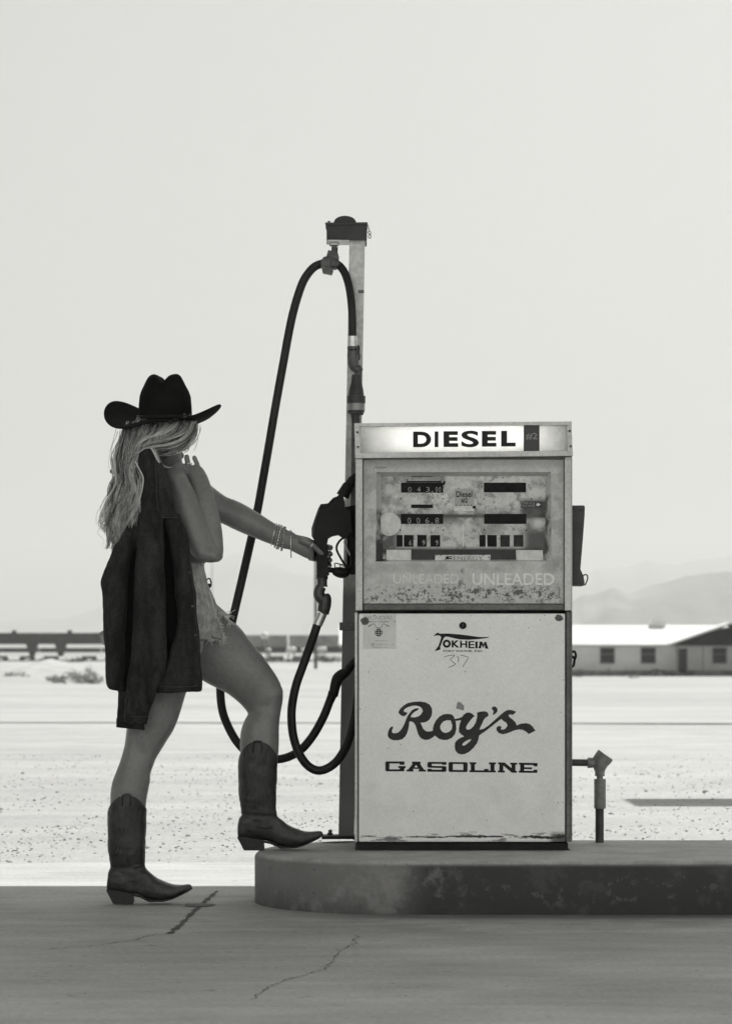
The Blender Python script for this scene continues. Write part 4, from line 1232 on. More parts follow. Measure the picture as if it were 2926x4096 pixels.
obj("hose_tube", [stube(L1p, 0, 17.0, 18, 8)], m_hose, h1, smooth=True)
R1p = [(1340, 1053, .48), (1360, 1066, .47), (1378, 1092, .46), (1392, 1132, .45), (1401, 1180, .44), (1407, 1240, .43), (1409, 1300, .43), (1409, 1348, .43)]
obj("hose_tube", [stube(R1p, 0, 16.0, 18, 8)], m_hose, h1, smooth=True)
cl = obj("hose_clamp", [lathe([(0, .018), (.004, .024), (.05, .026), (.056, .02)], P(1309, 1050, .455), (0, 1, 0), 9), lathe([(0, .014), (.004, .018), (.05, .019)], P(1339, 1052, .45), (0, 1, 0), 8), prism([(1284, 1062), (1332, 1075), (1326, 1098), (1290, 1090)], .455, .49), prism([(1312, 1000), (1350, 1008), (1356, 1046), (1300, 1040)], .47, .505), stube([(1335, 962, .5), (1335, 985, .5)], 0, 17, 16, 1), stube([(1338, 988, .5), (1336, 1015, .5), (1328, 1040, .5)], 0, 13, 12), stube([(1300, 1082, .47), (1330, 1092, .47)], 0, 10, 8, 1), stube([(1345, 1010, .48), (1352, 1035, .48)], 0, 5, 8, 1)], m_metal, h1, smooth=True, angle=50)
obj("white_ring", [stube([(1337, 970, .5), (1337, 982, .5)], 0, 18.5, 24, 1)], mat("ring_white", .92, .5), cl, smooth=True, angle=40)
obj("ferrule", [stube([(1409, 1345, .43), (1410, 1386, .43)], 0, 18.5, 28, 1)], m_ferr, h1, smooth=True, angle=40)
bk = []
Yb = .43
bk.append(stube([(1411, 1386, Yb, 22), (1411, 1398, Yb, 23), (1411, 1400, Yb, 17), (1411, 1403, Yb, 22), (1411, 1430, Yb, 23), (1413, 1460, Yb, 21), (1420, 1480, Yb, 14)], 0, 20, 20, 3))
bk.append(stube([(1418, 1472, Yb, 16), (1434, 1478, Yb, 17), (1446, 1486, Yb, 9)], 0, 14, 12, 3))
bk.append(stube([(1432, 1462, Yb, 10), (1432, 1500, Yb, 16), (1424, 1520, Yb, 20)], 0, 14, 14, 3))
obj("swivel", bk, m_metal, h1, smooth=True, angle=50)
obj("breakaway_valve", [stube([(1426, 1500, Yb, 20), (1425, 1532, Yb, 22), (1424, 1560, Yb, 29), (1424, 1583, Yb, 31), (1424, 1584, Yb, 37), (1424, 1613, Yb, 37), (1424, 1614, Yb, 34), (1424, 1643, Yb, 34), (1422, 1645, Yb, 33), (1420, 1656, Yb, 32), (1420, 1658, Yb, 18), (1422, 1692, Yb, 17)], 0, 20, 24, 1)], mat("valve_dark", .045, .5, metallic=.3, var=[(25, .3, 4)]), h1, smooth=True, angle=40)
obj("valve_collar", [stube([(1424, 1614.5, Yb), (1424, 1642, Yb)], 0, 35, 28, 1)], mat("valve_light", .28, .4, metallic=.5, var=[(20, .2, 4)]), h1, smooth=True, angle=40)
obj("pipe", [stube([(1422, 1690, Yb), (1421, 1800, Yb), (1419, 1960, Yb)], 0, 17, 14)], m_metal, h1, smooth=True)
obj("pull_tab", [stube([(1430, 1380, .41), (1436, 1392, .41), (1434, 1408, .41), (1437, 1425, .41), (1435, 1440, .41)], 0, 3, 8)], m_black, h1, smooth=True)
obj("elbow_fitting", [stube([(1318, 2806, .31, 17), (1328, 2782, .31, 19), (1331, 2776, .31, 22), (1335, 2768, .31, 20), (1340, 2745, .31, 21), (1350, 2715, .31, 23), (1368, 2698, .30, 22), (1386, 2686, .29, 18), (1400, 2668, .28, 17), (1416, 2648, .27, 15), (1440, 2630, .27, 15)], 0, 18, 18, 5), stube([(1310, 2776, .31), (1352, 2782, .31)], 0, 4, 8, 1)], m_black, h1, smooth=True)

# ---------------------------------------------------------------- nozzle hose and nozzle
h2 = tag(empty("nozzle_hose", P(1280, 2500, .19)), "shorter black hose dropping from the nozzle in a narrow loop beside the pump", "hose")
H2p = [(1268, 2500, .19), (1255, 2540, .19), (1232, 2605, .20), (1208, 2672, .20), (1184, 2740, .20), (1168, 2820, .20), (1166, 2885, .20), (1174, 2950, .20), (1195, 3012, .20), (1228, 3060, .20), (1270, 3082, .20), (1315, 3070, .20), (1357, 3032, .19), (1392, 2965, .17), (1415, 2880, .15), (1428, 2790, .13), (1436, 2700, .12), (1448, 2620, .12)]
obj("hose_tube", [stube(H2p, 0, 17.5, 18, 8)], m_hose, h2, smooth=True)
obj("ferrule", [stube([(1289, 2455, .19), (1269, 2500, .19)], 0, 19, 28, 1)], m_ferr, h2, smooth=True, angle=40)
obj("collar", [stube([(1295, 2444, .19, 23), (1292, 2452, .19, 23)], 0, 22, 24, 1), stube([(1278, 2440, .19, 6), (1305, 2460, .18, 4)], 0, 5, 8, 1)], m_metal, h2, smooth=True, angle=40)
obj("swivel", [stube([(1292, 2450, .19, 22), (1293, 2446, .19, 24), (1298, 2420, .19, 26), (1300, 2395, .19, 25), (1299, 2381, .19, 20), (1298, 2376, .19, 12)], 0, 22, 18, 4), stube([(1290, 2402, .19, 21), (1278, 2385, .19, 23), (1276, 2365, .19, 22), (1286, 2345, .19, 20)], 0, 18, 16, 4), stube([(1288, 2347, .19, 22), (1288, 2342, .19, 22), (1288, 2341, .19, 20), (1288, 2318, .19, 20), (1288, 2317, .19, 23), (1288, 2300, .19, 23)], 0, 20, 20, 1)], mat("swivel_metal", .07, .45, metallic=.4, var=[(20, .3, 4)]), h2, smooth=True, angle=40)

nz_ = tag(empty("fuel_nozzle", P(1288, 2310, .19)), "black fuel nozzle gripped by her hand and resting in the pump's side pocket", "fuel nozzle")
body = ZN([(690, 225), (640, 275), (600, 288), (545, 345), (470, 355), (442, 405), (405, 510), (378, 600), (377, 680), (415, 745), (430, 850), (428, 1000), (430, 1098), (440, 1110), (528, 1110), (536, 1090), (560, 1080), (545, 1000), (540, 850), (535, 760), (545, 705), (590, 682), (650, 670), (700, 700), (750, 690), (790, 640), (780, 420), (722, 380), (720, 330)])
YN0, YN1 = .165, .215
bo = prism([(x, y) for x, y in body], YN0, YN1)
obj("body", [bo], m_black, nz_, bevel=.006)
obj("body_rib", [stube(ZN([(470, 380), (540, 372), (600, 310), (650, 285)]) , .164, 3.0, 8, 4)], m_black, nz_, smooth=True)
obj("grip_sleeve", [stube([(1286, 2150, .19, 21), (1287, 2200, .19, 20), (1288, 2260, .19, 21), (1288, 2300, .19, 22)], 0, 20, 18, 4)], m_black, nz_, smooth=True)
obj("spout_guard", [stube([(1370, 1985, .19, 27), (1384, 1955, .19, 22), (1387, 1952, .19, 24), (1390, 1948, .19, 21), (1393, 1943, .19, 23), (1396, 1938, .19, 19), (1405, 1922, .19, 17), (1422, 1900, .20, 12)], 0, 15, 16, 2)], m_black, nz_, smooth=True)
obj("trigger_guard", [stube([(1388, 2146, .19), (1372, 2152, .19), (1356, 2166, .19), (1346, 2186, .19), (1348, 2205, .19), (1362, 2232, .19), (1378, 2258, .19), (1392, 2272, .19), (1403, 2262, .19), (1404, 2230, .19), (1398, 2190, .19)], 0, 4.6, 10, 6)], m_black, nz_, smooth=True)
obj("trigger", [stube([(1374, 2166, .19, 3), (1386, 2192, .19, 3), (1400, 2222, .19, 3)], 0, 3, 8)], mat("trigger_steel", .5, .35, metallic=.8), nz_, smooth=True)
obj("hold_open_clip", [stube([(1345, 2288, .185), (1338, 2262, .185), (1340, 2253, .185), (1356, 2256, .185), (1374, 2260, .185)], 0, 2.4, 8), stube([(1376, 2282, .185), (1366, 2272, .185), (1358, 2262, .185), (1362, 2258, .185), (1371, 2266, .185)], 0, 2.0, 8)], m_metal, nz_, smooth=True)
obj("hold_open_latch", [stube([(1306, 2278, .19, 12), (1330, 2281, .19, 11), (1338, 2284, .19, 17), (1360, 2290, .19, 22), (1380, 2290, .19, 20), (1392, 2278, .19, 12)], 0, 14, 12, 3)], m_black, nz_, smooth=True)
obj("scuff_plate", [prism(ZN([(450, 402), (414, 500), (388, 600), (386, 670), (396, 690), (400, 600), (424, 505), (458, 412)]), .159, .164)], mat("scuffed_rubber", .055, .5, var=[(30, .4, 4)]), nz_)

# ---------------------------------------------------------------- vent pipe on the right
YV = .45
vp = tag(empty("standpipe", P(2396, 3372, YV)), "short steel standpipe with an angled fitting, right of the pump", "pipe")
m_pipe = mat("pipe_grey", .26, .55, metallic=.2, var=[(12, .15, 5), (70, .12, 3)])
m_pd = mat("pipe_dark", .07, .5, metallic=.2, var=[(12, .35, 5)])
obj("lower_pipe", [stube([(2396, 3372, YV), (2396, 3230, YV)], 0, 17, 20, 1)], m_pd, vp, smooth=True, angle=40)
obj("coupling", [stube([(2397.5, 3234, YV), (2397.5, 3116, YV)], 0, 23.5, 28, 1), stube([(2397, 3116, YV), (2397, 3103, YV)], 0, 13, 20, 1)], m_pipe, vp, smooth=True, angle=40)
obj("angled_fitting", [stube([(2397, 3104, YV, 20), (2397, 3086, YV, 20), (2397, 3070, YV, 27), (2399, 3052, YV, 30), (2395, 3035, YV, 27)], 0, 22, 24, 3), stube([(2348, 3051, YV, 21), (2362, 3051, YV, 21), (2375, 3051, YV, 19), (2395, 3050, YV, 24)], 0, 20, 20, 2)], m_pipe, vp, smooth=True, angle=50)
obj("cap", [stube([(2394, 3052, YV, 33), (2410, 3033, YV, 36), (2420, 3021, YV, 36), (2421, 3019.5, YV, 31)], 0, 30, 28, 1)], m_pipe, vp, smooth=True, angle=40)
obj("side_pipe", [stube([(2348, 3051, YV), (2270, 3050, YV)], 0, 14, 20, 1)], m_pd, vp, smooth=True, angle=40)
# ---------------------------------------------------------------- the woman
m_skin = mat("skin", 0.19, 0.42, var=[(11, .12, 5), (90, .07, 3), (300, .06, 2)], bump=(160, .12, .001))
m_boot = mat("boot_leather", 0.038, 0.45, var=[(9, .5, 6), (45, .3, 5), (4, .3, 3)], bump=(45, .5, .004), spec=.45)
m_sole = mat("boot_sole", 0.025, 0.7, var=[(20, .3, 4)])
m_den = mat("denim_dark", 0.027, 0.95, var=[(260, .3, 2), (16, .38, 6, (1, 1, .3)), (60, .2, 4, (1, 1, .4))], bump=(420, .3, .001), spec=.15)
m_foldshade = mat("denim_fold_shade", 0.007, 0.95, spec=.05, var=[(200, .2, 2)])  # near-black colour standing in for shade deep between sleeve and panels
m_sh = mat("denim_pale", 0.36, 0.9, var=[(34, .28, 6), (300, .15, 2), (90, .15, 4, (1, 1, .3))], bump=(60, .4, .003))
m_hat = mat("hat_felt", 0.009, 0.95, var=[(18, .25, 4)], spec=.1)
m_hair = mat("hair_blonde", 0.40, 0.42, var=[(45, .45, 4, (1, 1, .2)), (200, .3, 2, (1, 1, .1))])
m_hairr = mat("hair_root", 0.09, 0.6, var=[(45, .4, 4, (1, 1, .2))])
m_silver = mat("silver", 0.75, 0.25, metallic=.9)
m_thread = mat("stitch_thread", 0.09, 0.9)

PB = P(640, 3616, -.07)
PB.z = 0
per = tag(empty("person", PB), "woman in cowboy hat, denim cut-offs and boots, one foot on the island, gripping the nozzle", "person")

S = []
# torso
S.append(loft([(655, 1858, 728, 1858, -.01, 55), (635, 1885, 790, 1890, 0, 110), (622, 1920, 822, 1935, 0, 165), (618, 1990, 838, 1995, 0, 150), (625, 2080, 838, 2080, 0, 125), (635, 2180, 824, 2180, -.005, 112), (640, 2260, 818, 2262, -.01, 112), (628, 2330, 828, 2330, -.015, 130), (608, 2400, 846, 2400, -.02, 155), (592, 2470, 862, 2470, -.02, 165), (590, 2540, 840, 2540, -.02, 155), (620, 2590, 800, 2590, -.02, 110)], 36, 5))
# neck and head
S.append(loft([(596, 1780, 722, 1790, -.01, 62), (606, 1830, 727, 1835, -.01, 60), (612, 1880, 735, 1880, -.01, 66)], 28, 3))
S.append(loft([(650, 1572, 690, 1572, -.02, 25), (612, 1598, 728, 1598, -.02, 75), (586, 1650, 750, 1650, -.015, 104), (580, 1710, 754, 1710, -.012, 112), (590, 1765, 744, 1765, 0, 104), (615, 1808, 726, 1808, .01, 78), (650, 1832, 712, 1832, .02, 40)], 32, 5))
HC = P(667, 1715, -.01)
fd = Vector((math.sin(R(38)), math.cos(R(38)), 0))
rt = Vector((fd.y, -fd.x, 0))
nose = HC + fd * .095 + Vector((0, 0, -.018))
S.append(tube([nose + Vector((0, 0, .045)) - fd * .014, nose + Vector((0, 0, .012)), nose + fd * .006, nose - Vector((0, 0, .012)) - fd * .01], [.006, .009, .012, .006], 10))
S.append(ball(HC + fd * .080 + Vector((0, 0, -.052)), .02, .02, .008, 12, 8))
S.append(ball(HC + fd * .076 + Vector((0, 0, -.064)), .018, .018, .008, 12, 8))
S.append(ball(HC + fd * .056 + Vector((0, 0, -.086)), .022, .022, .016, 12, 8))
for s_ in (-1, 1):
    S.append(ball(HC + fd * .075 + rt * s_ * .034 + Vector((0, 0, .022)), .022, .012, .007, 10, 8))
    S.append(ball(HC + rt * s_ * .074 + fd * .005 + Vector((0, 0, -.012)), .01, .016, .03, 12, 8))
# near (left) arm, bent up to the shoulder
S.append(loft([(655, 1868, 722, 1862, -.13, 40), (660, 1905, 748, 1905, -.165, 50), (672, 1965, 772, 1955, -.175, 50), (690, 2040, 806, 2035, -.18, 50), (715, 2110, 836, 2105, -.185, 48), (746, 2180, 864, 2165, -.19, 46), (778, 2232, 884, 2205, -.195, 44), (820, 2249, 892, 2226, -.19, 36), (850, 2250, 885, 2240, -.19, 18)], 28, 5))
S.append(loft([(832, 2252, 878, 2246, -.185, 22), (812, 2225, 892, 2220, -.182, 40), (800, 2165, 893, 2170, -.172, 45), (792, 2110, 886, 2108, -.162, 44), (782, 2050, 872, 2048, -.15, 40), (768, 1990, 856, 1984, -.138, 34), (761, 1948, 842, 1938, -.130, 29), (757, 1918, 830, 1905, -.124, 24)], 28, 5))
S.append(loft([(757, 1918, 830, 1905, -.124, 24), (744, 1888, 814, 1876, -.118, 20), (738, 1872, 802, 1864, -.114, 15), (745, 1864, 795, 1858, -.112, 8)], 24, 4))
S.append(stube([(757, 1878, -.112, 11.5), (751, 1852, -.112, 11), (748, 1838, -.112, 10.8), (747, 1826, -.111, 10.2), (747, 1818, -.111, 6)], 0, 11, 12, 4))
S.append(stube([(793, 1880, -.112, 11), (789, 1858, -.110, 10), (783, 1844, -.109, 9), (778, 1832, -.108, 9.2), (776, 1823, -.108, 5.5)], 0, 10, 12, 4))
S.append(stube([(750, 1880, -.118, 11), (730, 1862, -.118, 10), (708, 1858, -.128, 9.5), (690, 1868, -.145, 8)], 0, 10, 12, 4))
S.append(stube([(752, 1896, -.12, 11), (728, 1886, -.125, 10), (706, 1884, -.135, 9.5), (690, 1892, -.15, 8)], 0, 10, 12, 4))
S.append(stube([(775, 1915, -.105, 12), (750, 1905, -.09, 11.5), (728, 1888, -.088, 10.5), (715, 1872, -.095, 9)], 0, 10, 12, 4))
# far (right) arm reaching to the nozzle
S.append(loft([(770, 1875, 745, 2000, .10, 50), (815, 1915, 800, 2050, .13, 52), (860, 1955, 848, 2078, .145, 50), (905, 1988, 893, 2096, .155, 46), (940, 2001, 932, 2116, .16, 46), (976, 2017, 968, 2132, .163, 46), (1010, 2036, 1000, 2145, .166, 43), (1045, 2060, 1033, 2158, .168, 39), (1085, 2085, 1072, 2173, .17, 34), (1120, 2106, 1108, 2186, .17, 29), (1152, 2121, 1142, 2197, .17, 26)], 28, 5))
S.append(loft([(1152, 2121, 1142, 2197, .17, 26), (1166, 2124, 1158, 2200, .17, 25), (1184, 2137, 1176, 2209, .172, 22), (1212, 2143, 1206, 2225, .176, 20), (1238, 2152, 1234, 2236, .18, 19), (1256, 2164, 1254, 2242, .186, 16)], 26, 4))
for yy, r_, y2 in ((2168, 11, 2191), (2192, 10.6, 2217), (2215, 9.6, 2241), (2234, 8, 2262)):
    S.append(stube([(1238, yy, .188, r_ + 1), (1254, yy + 3, .212, r_ + .5), (1272, yy + 8, .231, r_), (1298, y2 - 6, .233, r_), (1317, y2 - 2, .218, r_ * .97), (1321, y2, .202, r_ * .9), (1316, y2 + 1, .190, r_ * .7)], 0, 9, 12, 4))
S.append(stube([(1200, 2160, .160, 14), (1222, 2166, .152, 13.5), (1246, 2178, .148, 11.5), (1262, 2190, .149, 10.6), (1276, 2204, .150, 10.4), (1287, 2214, .152, 9.5), (1292, 2219, .153, 6.5)], 0, 10, 14, 4))
# far (right) leg raised on the island
S.append(loft([(830, 2395, 640, 2600, .03, 95), (878, 2440, 700, 2660, .04, 95), (920, 2478, 770, 2700, .045, 92), (955, 2505, 815, 2726, .048, 86), (1002, 2564, 866, 2753, .05, 80), (1050, 2624, 914, 2778, .05, 74), (1092, 2682, 950, 2806, .05, 66), (1118, 2728, 974, 2830, .05, 60), (1130, 2770, 989, 2852, .05, 56), (1130, 2805, 988, 2862, .05, 55), (1124, 2845, 980, 2878, .048, 56), (1118, 2885, 970, 2903, .046, 60), (1116, 2925, 962, 2935, .044, 62), (1115, 2965, 959, 2972, .04, 62), (1113, 3010, 960, 3014, .038, 60), (1103, 3080, 968, 3080, .036, 54), (1090, 3160, 982, 3160, .034, 46), (1082, 3230, 990, 3230, .033, 40)], 32, 5))
# near (left) leg standing
S.append(loft([(600, 2440, 800, 2520, -.05, 95), (575, 2560, 800, 2600, -.07, 98), (552, 2660, 782, 2690, -.085, 92), (532, 2740, 755, 2750, -.092, 86), (520, 2790, 739, 2790, -.097, 82), (513, 2850, 724, 2842, -.10, 76), (507, 2920, 700, 2908, -.105, 70), (499, 2975, 668, 2962, -.108, 64), (490, 3015, 640, 3008, -.11, 59), (477, 3054, 614, 3052, -.113, 56), (464, 3088, 602, 3090, -.115, 57), (452, 3120, 601, 3122, -.118, 59), (444, 3162, 594, 3164, -.12, 60), (442, 3210, 586, 3210, -.123, 58), (448, 3280, 578, 3280, -.127, 52), (458, 3360, 566, 3360, -.13, 46), (465, 3430, 560, 3430, -.133, 42)], 32, 5))
# kneecap, calf shaping
S.append(ball(P(1098, 2772, .045), .028, .035, .034))
# knee, calf and elbow relief
BUMPS = [(P(515, 2960, -.16), .012, .05, .004), (P(600, 3050, -.14), .014, .03, .005), (P(560, 3010, -.165), .02, .03, -.006), (P(500, 3130, -.17), .03, .05, .005),
         (P(1100, 2780, .0), .02, .03, .005), (P(1060, 2830, .0), .02, .02, -.004), (P(1000, 2860, .0), .02, .02, -.004), (P(1010, 2930, -.01), .022, .05, .004), (P(1075, 2960, -.01), .015, .06, .003),
         (P(860, 2225, -.23), .014, .02, .005), (P(835, 2190, -.23), .02, .02, -.004), (P(740, 2000, -.21), .02, .05, .004), (P(790, 2120, -.22), .018, .05, -.003)]
def relief(c):
    d = .0012 * noise.fractal(c * 14, 1, 2, 3)
    for b, rx, rz, am in BUMPS:
        q = ((c.x - b.x) / rx) ** 2 + ((c.z - b.z) / rz) ** 2 + ((c.y - b.y) / .05) ** 2
        if q < 9: d += am * math.exp(-q)
    return d
body = union("body", S, 0.0026, m_skin, per, smooth_it=5, fac=.5, disp=relief)

for s_ in (-1, 1):
    obj("eye", [ball(HC + fd * .078 + rt * s_ * .033 + Vector((0, 0, .006)), .013, .013, .012, 12, 8)], mat("eye_white", .6, .3), per, smooth=True)
obj("lips", [ball(HC + fd * .088 + Vector((0, 0, -.058)), .018, .014, .007, 12, 8)], mat("lips", .12, .5), per, smooth=True)

def band(T, B, Y, dpx, r_, n=40, beads=0, name="bracelet", m=None, wob=0):
    A, Bq = P(T[0], T[1], Y), P(B[0], B[1], Y)
    c, u = (A + Bq) / 2, (Bq - A) / 2
    r = r_ * 1.25
    pts, rs = [], []
    for i in range(n + 1):
        a = 2 * math.pi * i / n
        pts.append(c + u * math.cos(a) + Vector((wob * math.sin(2 * a), -dpx * K * math.sin(a), 0)))
        rs.append(r * (1 + (.45 * math.sin(beads * a) if beads else 0)))
    return obj(name, [tube(pts, rs, 8, False)], m or m_silver, per, smooth=True)
m_cord = mat("cord_grey", .35, .6, var=[(200, .4, 2)])
band((1106, 2093), (1084, 2183), .17, 33, .0014, beads=0)
band((1116, 2099), (1098, 2188), .17, 32, .0016, 80, 20, m=m_cord)
band((1125, 2103), (1106, 2194), .17, 32, .0022, 90, 22)
band((1134, 2106), (1113, 2197), .17, 31, .0015, m=m_cord)
band((1140, 2110), (1126, 2200), .17, 31, .0024, 90, 18, m=m_cord)
band((1162, 2121), (1164, 2230), .17, 30, .0013, 90, 30)
band((1254, 2172), (1241, 2192), .149, 12.5, .0020, 24, name="finger_ring")
band((739, 1857), (768, 1855), -.112, 12.5, .0012, 24, name="finger_ring")

# ---- boots
def boot(dx, dy, Y, name, lean=0):
    def T(x, y): return (x + dx, y + dy)
    sh = []
    rows = [(2990, 955, 1110, 66), (3020, 952, 1110, 67), (3060, 951, 1109, 66), (3120, 953, 1107, 63), (3177, 955, 1105, 59), (3215, 959, 1104, 53), (3240, 963, 1105, 49), (3262, 962, 1112, 46), (3290, 957, 1128, 43), (3310, 952, 1140, 41)]
    rr = smooth_pts([(a, b, c, d) for a, b, c, d in rows], 4)
    n = 40
    V, F = [], []
    for ring in (0, 1):
        for i, (y, l, r, d) in enumerate(rr):
            w = 1 - (7.0 * ring) / ((r - l) / 2)
            c = (l + r) / 2
            for k in range(n):
                a = 2 * math.pi * k / n
                # scalloped rim: high at the sides, dipped at front and back
                drop = 0
                t = max(0, 1 - (y - 2990) / 230.0)
                sc_ = (-24 * (abs(math.sin(a)) ** 1.6) + 34 * (abs(math.cos(a)) ** 3.0)) * t
                x = c + (r - l) / 2 * w * math.cos(a)
                q = P(*T(x, y + sc_), Y)
                V.append(q + Vector((0, -d * w * K * math.sin(a), 0)))
    m1 = len(rr)
    for ring in (0, 1):
        o_ = ring * m1 * n
        for i in range(m1 - 1):
            for k in range(n):
                a, b = o_ + i * n + k, o_ + i * n + (k + 1) % n
                F.append((a, b, b + n, a + n) if ring == 0 else (a, a + n, b + n, b))
    for k in range(n):
        a, b = k, (k + 1) % n
        F.append((a, a + m1 * n, b + m1 * n, b))
        a, b = (m1 - 1) * n + k, (m1 - 1) * n + (k + 1) % n
        F.append((a, b, b + m1 * n, a + m1 * n))
    sh.append((V, F))
    foot = [(951, 3300, 951, 3345, 18), (958, 3270, 956, 3350, 32), (975, 3245, 972, 3360, 40), (1005, 3230, 1003, 3362, 42), (1040, 3226, 1040, 3362, 40), (1078, 3238, 1074, 3364, 37), (1105, 3256, 1095, 3372, 36), (1136, 3286, 1124, 3384, 40), (1160, 3303, 1150, 3386, 44), (1185, 3314, 1178, 3386, 46), (1222, 3325, 1215, 3378, 42), (1252, 3325, 1246, 3364, 33), (1274, 3323, 1270, 3354, 24), (1284, 3324, 1283, 3348, 18), (1289, 3328, 1288, 3345, 14), (1291, 3334, 1290, 3341, 8)]
    sh.append(loft([(*T(a, b), *T(c, d), Y, e) for a, b, c, d, e in foot], 30, 4, power=2.3))
    o = union(name, sh, 0.0024, m_boot, per, smooth_it=3, disp=lambda c: .0016 * noise.fractal(c * 26, 1, 2, 3) - .0035 * max(0, noise.noise(Vector((c.x * 7 + c.z * 6, c.y * 9, c.z * 44)))) * math.exp(-((c.z - .13 - (.17 if dx == 0 else 0)) / .07) ** 2) - .0012 * max(0, noise.noise(Vector((c.x * 30, c.y * 30, c.z * 7)))) )
    tag(o, kind=None)
    heel = [(950, 3346), (1000, 3352), (1050, 3362), (1054, 3368), (1056, 3400), (1054, 3402), (978, 3402), (974, 3400), (960, 3372), (949, 3352)]
    obj("heel", [prism([T(*p) for p in heel], Y - .030, Y + .030)], m_sole, o, bevel=.005)
    sole = [(1046, 3362), (1090, 3368), (1124, 3385), (1180, 3385), (1216, 3377), (1247, 3362), (1272, 3348), (1292, 3336), (1293, 3341), (1276, 3354), (1242, 3370), (1216, 3382), (1180, 3391), (1124, 3393), (1085, 3376), (1046, 3368)]
    # sole: plan-shaped welt, wider at the ball
    V, F = [], []
    up = sole[:8]
    lo = sole[8:][::-1]
    hw = [24, 26, 42, 49, 44, 33, 20, 6]
    for (ux, uy), (lx, ly), w in zip(up, lo, hw):
        for (x, y) in ((ux, uy), (lx, ly)):
            q = P(*T(x, y), Y)
            V += [q + Vector((0, -w * K, 0)), q + Vector((0, w * K, 0))]
    for i in range(7):
        a = i * 4
        F += [(a, a + 1, a + 5, a + 4), (a + 2, a + 6, a + 7, a + 3), (a, a + 4, a + 6, a + 2), (a + 1, a + 3, a + 7, a + 5)]
    F += [(0, 2, 3, 1), (28, 29, 31, 30)]
    obj("sole", [(V, F)], m_sole, o, bevel=.0015)
    # pull straps, side seam and stitched curls
    xs = 1030
    yt = 2972
    def SP(x, y):
        """point on the near side of the shaft, just proud of it"""
        for (ya, l, r, d), (yb, l2, r2, d2) in zip(rows[:-1], rows[1:]):
            if y <= yb or (yb, l2, r2, d2) == rows[-1]:
                t = min(1, max(0, (y - ya) / (yb - ya)))
                l, r, d = l + (l2 - l) * t, r + (r2 - r) * t, d + (d2 - d) * t
                break
        c, hw = (l + r) / 2, (r - l) / 2
        ca = max(-.98, min(.98, (x - c) / hw))
        q = P(*T(x, y), Y)
        return q + Vector((0, -d * K * math.sqrt(1 - ca * ca) - .0012, 0))
    for sgn in (-1, 1):
        y_ = Y + sgn * 66 * K
        obj("pull_strap", [stube([(*T(1012, 3010), y_), (*T(1012, 2976), y_ + sgn * .003), (*T(1018, 2966), y_ + sgn * .003), (*T(1040, 2965), y_ + sgn * .003), (*T(1046, 2974), y_ + sgn * .003), (*T(1046, 3010), y_)], 0, 3.2, 8, 4)], m_boot, o, smooth=True)
    st_ = []
    for pts in ([(1031, 2985), (1031, 3090), (1030, 3200), (1030, 3228)],
                [(975, 3020), (985, 3070), (1000, 3120), (985, 3170), (975, 3200)],
                [(985, 3015), (1000, 3060), (1016, 3110), (1004, 3160), (990, 3200)],
                [(1086, 3020), (1076, 3070), (1062, 3120), (1076, 3170), (1086, 3200)],
                [(1076, 3015), (1062, 3060), (1047, 3110), (1058, 3160), (1072, 3200)]):
        st_.append(tube([SP(*p) for p in smooth_pts(pts, 6)], .0007, 6))
    obj("stitching", st_, m_thread, o, smooth=True)
    return o
boot(0, 0, .033, "boot")
boot(-523, 213, -.134, "boot")

# ---- shorts
S = [loft([(634, 2252, 814, 2256, -.01, 122), (632, 2308, 824, 2304, -.015, 132), (612, 2345, 836, 2345, -.018, 145), (600, 2400, 858, 2398, -.02, 162), (588, 2460, 874, 2440, -.02, 172), (580, 2520, 872, 2490, -.022, 170), (572, 2560, 850, 2560, -.03, 150)], 36, 4, caps=True),
     loft([(835, 2388, 640, 2590, .025, 112), (880, 2430, 690, 2640, .035, 110), (908, 2455, 735, 2640, .04, 106)], 32, 4),
     loft([(585, 2480, 815, 2510, -.055, 110), (566, 2570, 808, 2590, -.072, 112), (558, 2610, 800, 2618, -.078, 110)], 32, 4),
     prism([(800, 2380), (866, 2420), (868, 2465), (877, 2497), (888, 2530), (889, 2560), (858, 2549), (836, 2540), (780, 2546), (760, 2400)], -.075, -.03)]
sh = union("shorts", S, .0032, m_sh, per, smooth_it=3, disp=lambda c: .004 * noise.fractal(Vector((c.x * 18, c.y * 18, c.z * 11)), 1, 2, 4))
m_fray = mat("fray_thread", .62, .9)
fr = []
def fringe(p0, p1, Y0, Y1, n, L, sag):
    for i in range(n):
        t = rnd.random()
        x, y = p0[0] + (p1[0] - p0[0]) * t, p0[1] + (p1[1] - p0[1]) * t
        Yv = Y0 + (Y1 - Y0) * t + rnd.uniform(-.01, .01)
        l = L * rnd.uniform(.3, 1.3)
        dx, dy = rnd.gauss(sag[0], .45), rnd.gauss(sag[1], .45)
        fr.append(stube([(x, y, Yv), (x + dx * l * .5 + rnd.gauss(0, 3), y + dy * l * .5, Yv - .004), (x + dx * l, y + dy * l + rnd.gauss(0, 3), Yv - .006)], 0, 1.1, 4, 3))
fringe((868, 2455), (912, 2460), -.06, -.02, 60, 22, (.6, -.1))
fringe((866, 2465), (888, 2530), -.082, -.078, 45, 16, (.5, .6))
fringe((888, 2530), (890, 2566), -.082, -.08, 40, 18, (.6, .6))
fringe((800, 2545), (888, 2562), -.082, -.08, 80, 16, (.1, .8))
fringe((905, 2460), (930, 2500), -.045, -.03, 14, 26, (.1, .9))
obj("frayed_hem", fr, m_fray, sh, smooth=True)
obj("belt_loop", [stube([(828, 2318, -.02), (838, 2314, -.02), (844, 2328, -.02), (843, 2345, -.02), (834, 2352, -.02)], 0, 3, 8, 4), ball(P(836, 2343, -.02), .006, .006, .008)], mat("buckle_dark", .03, .5), sh, smooth=True)
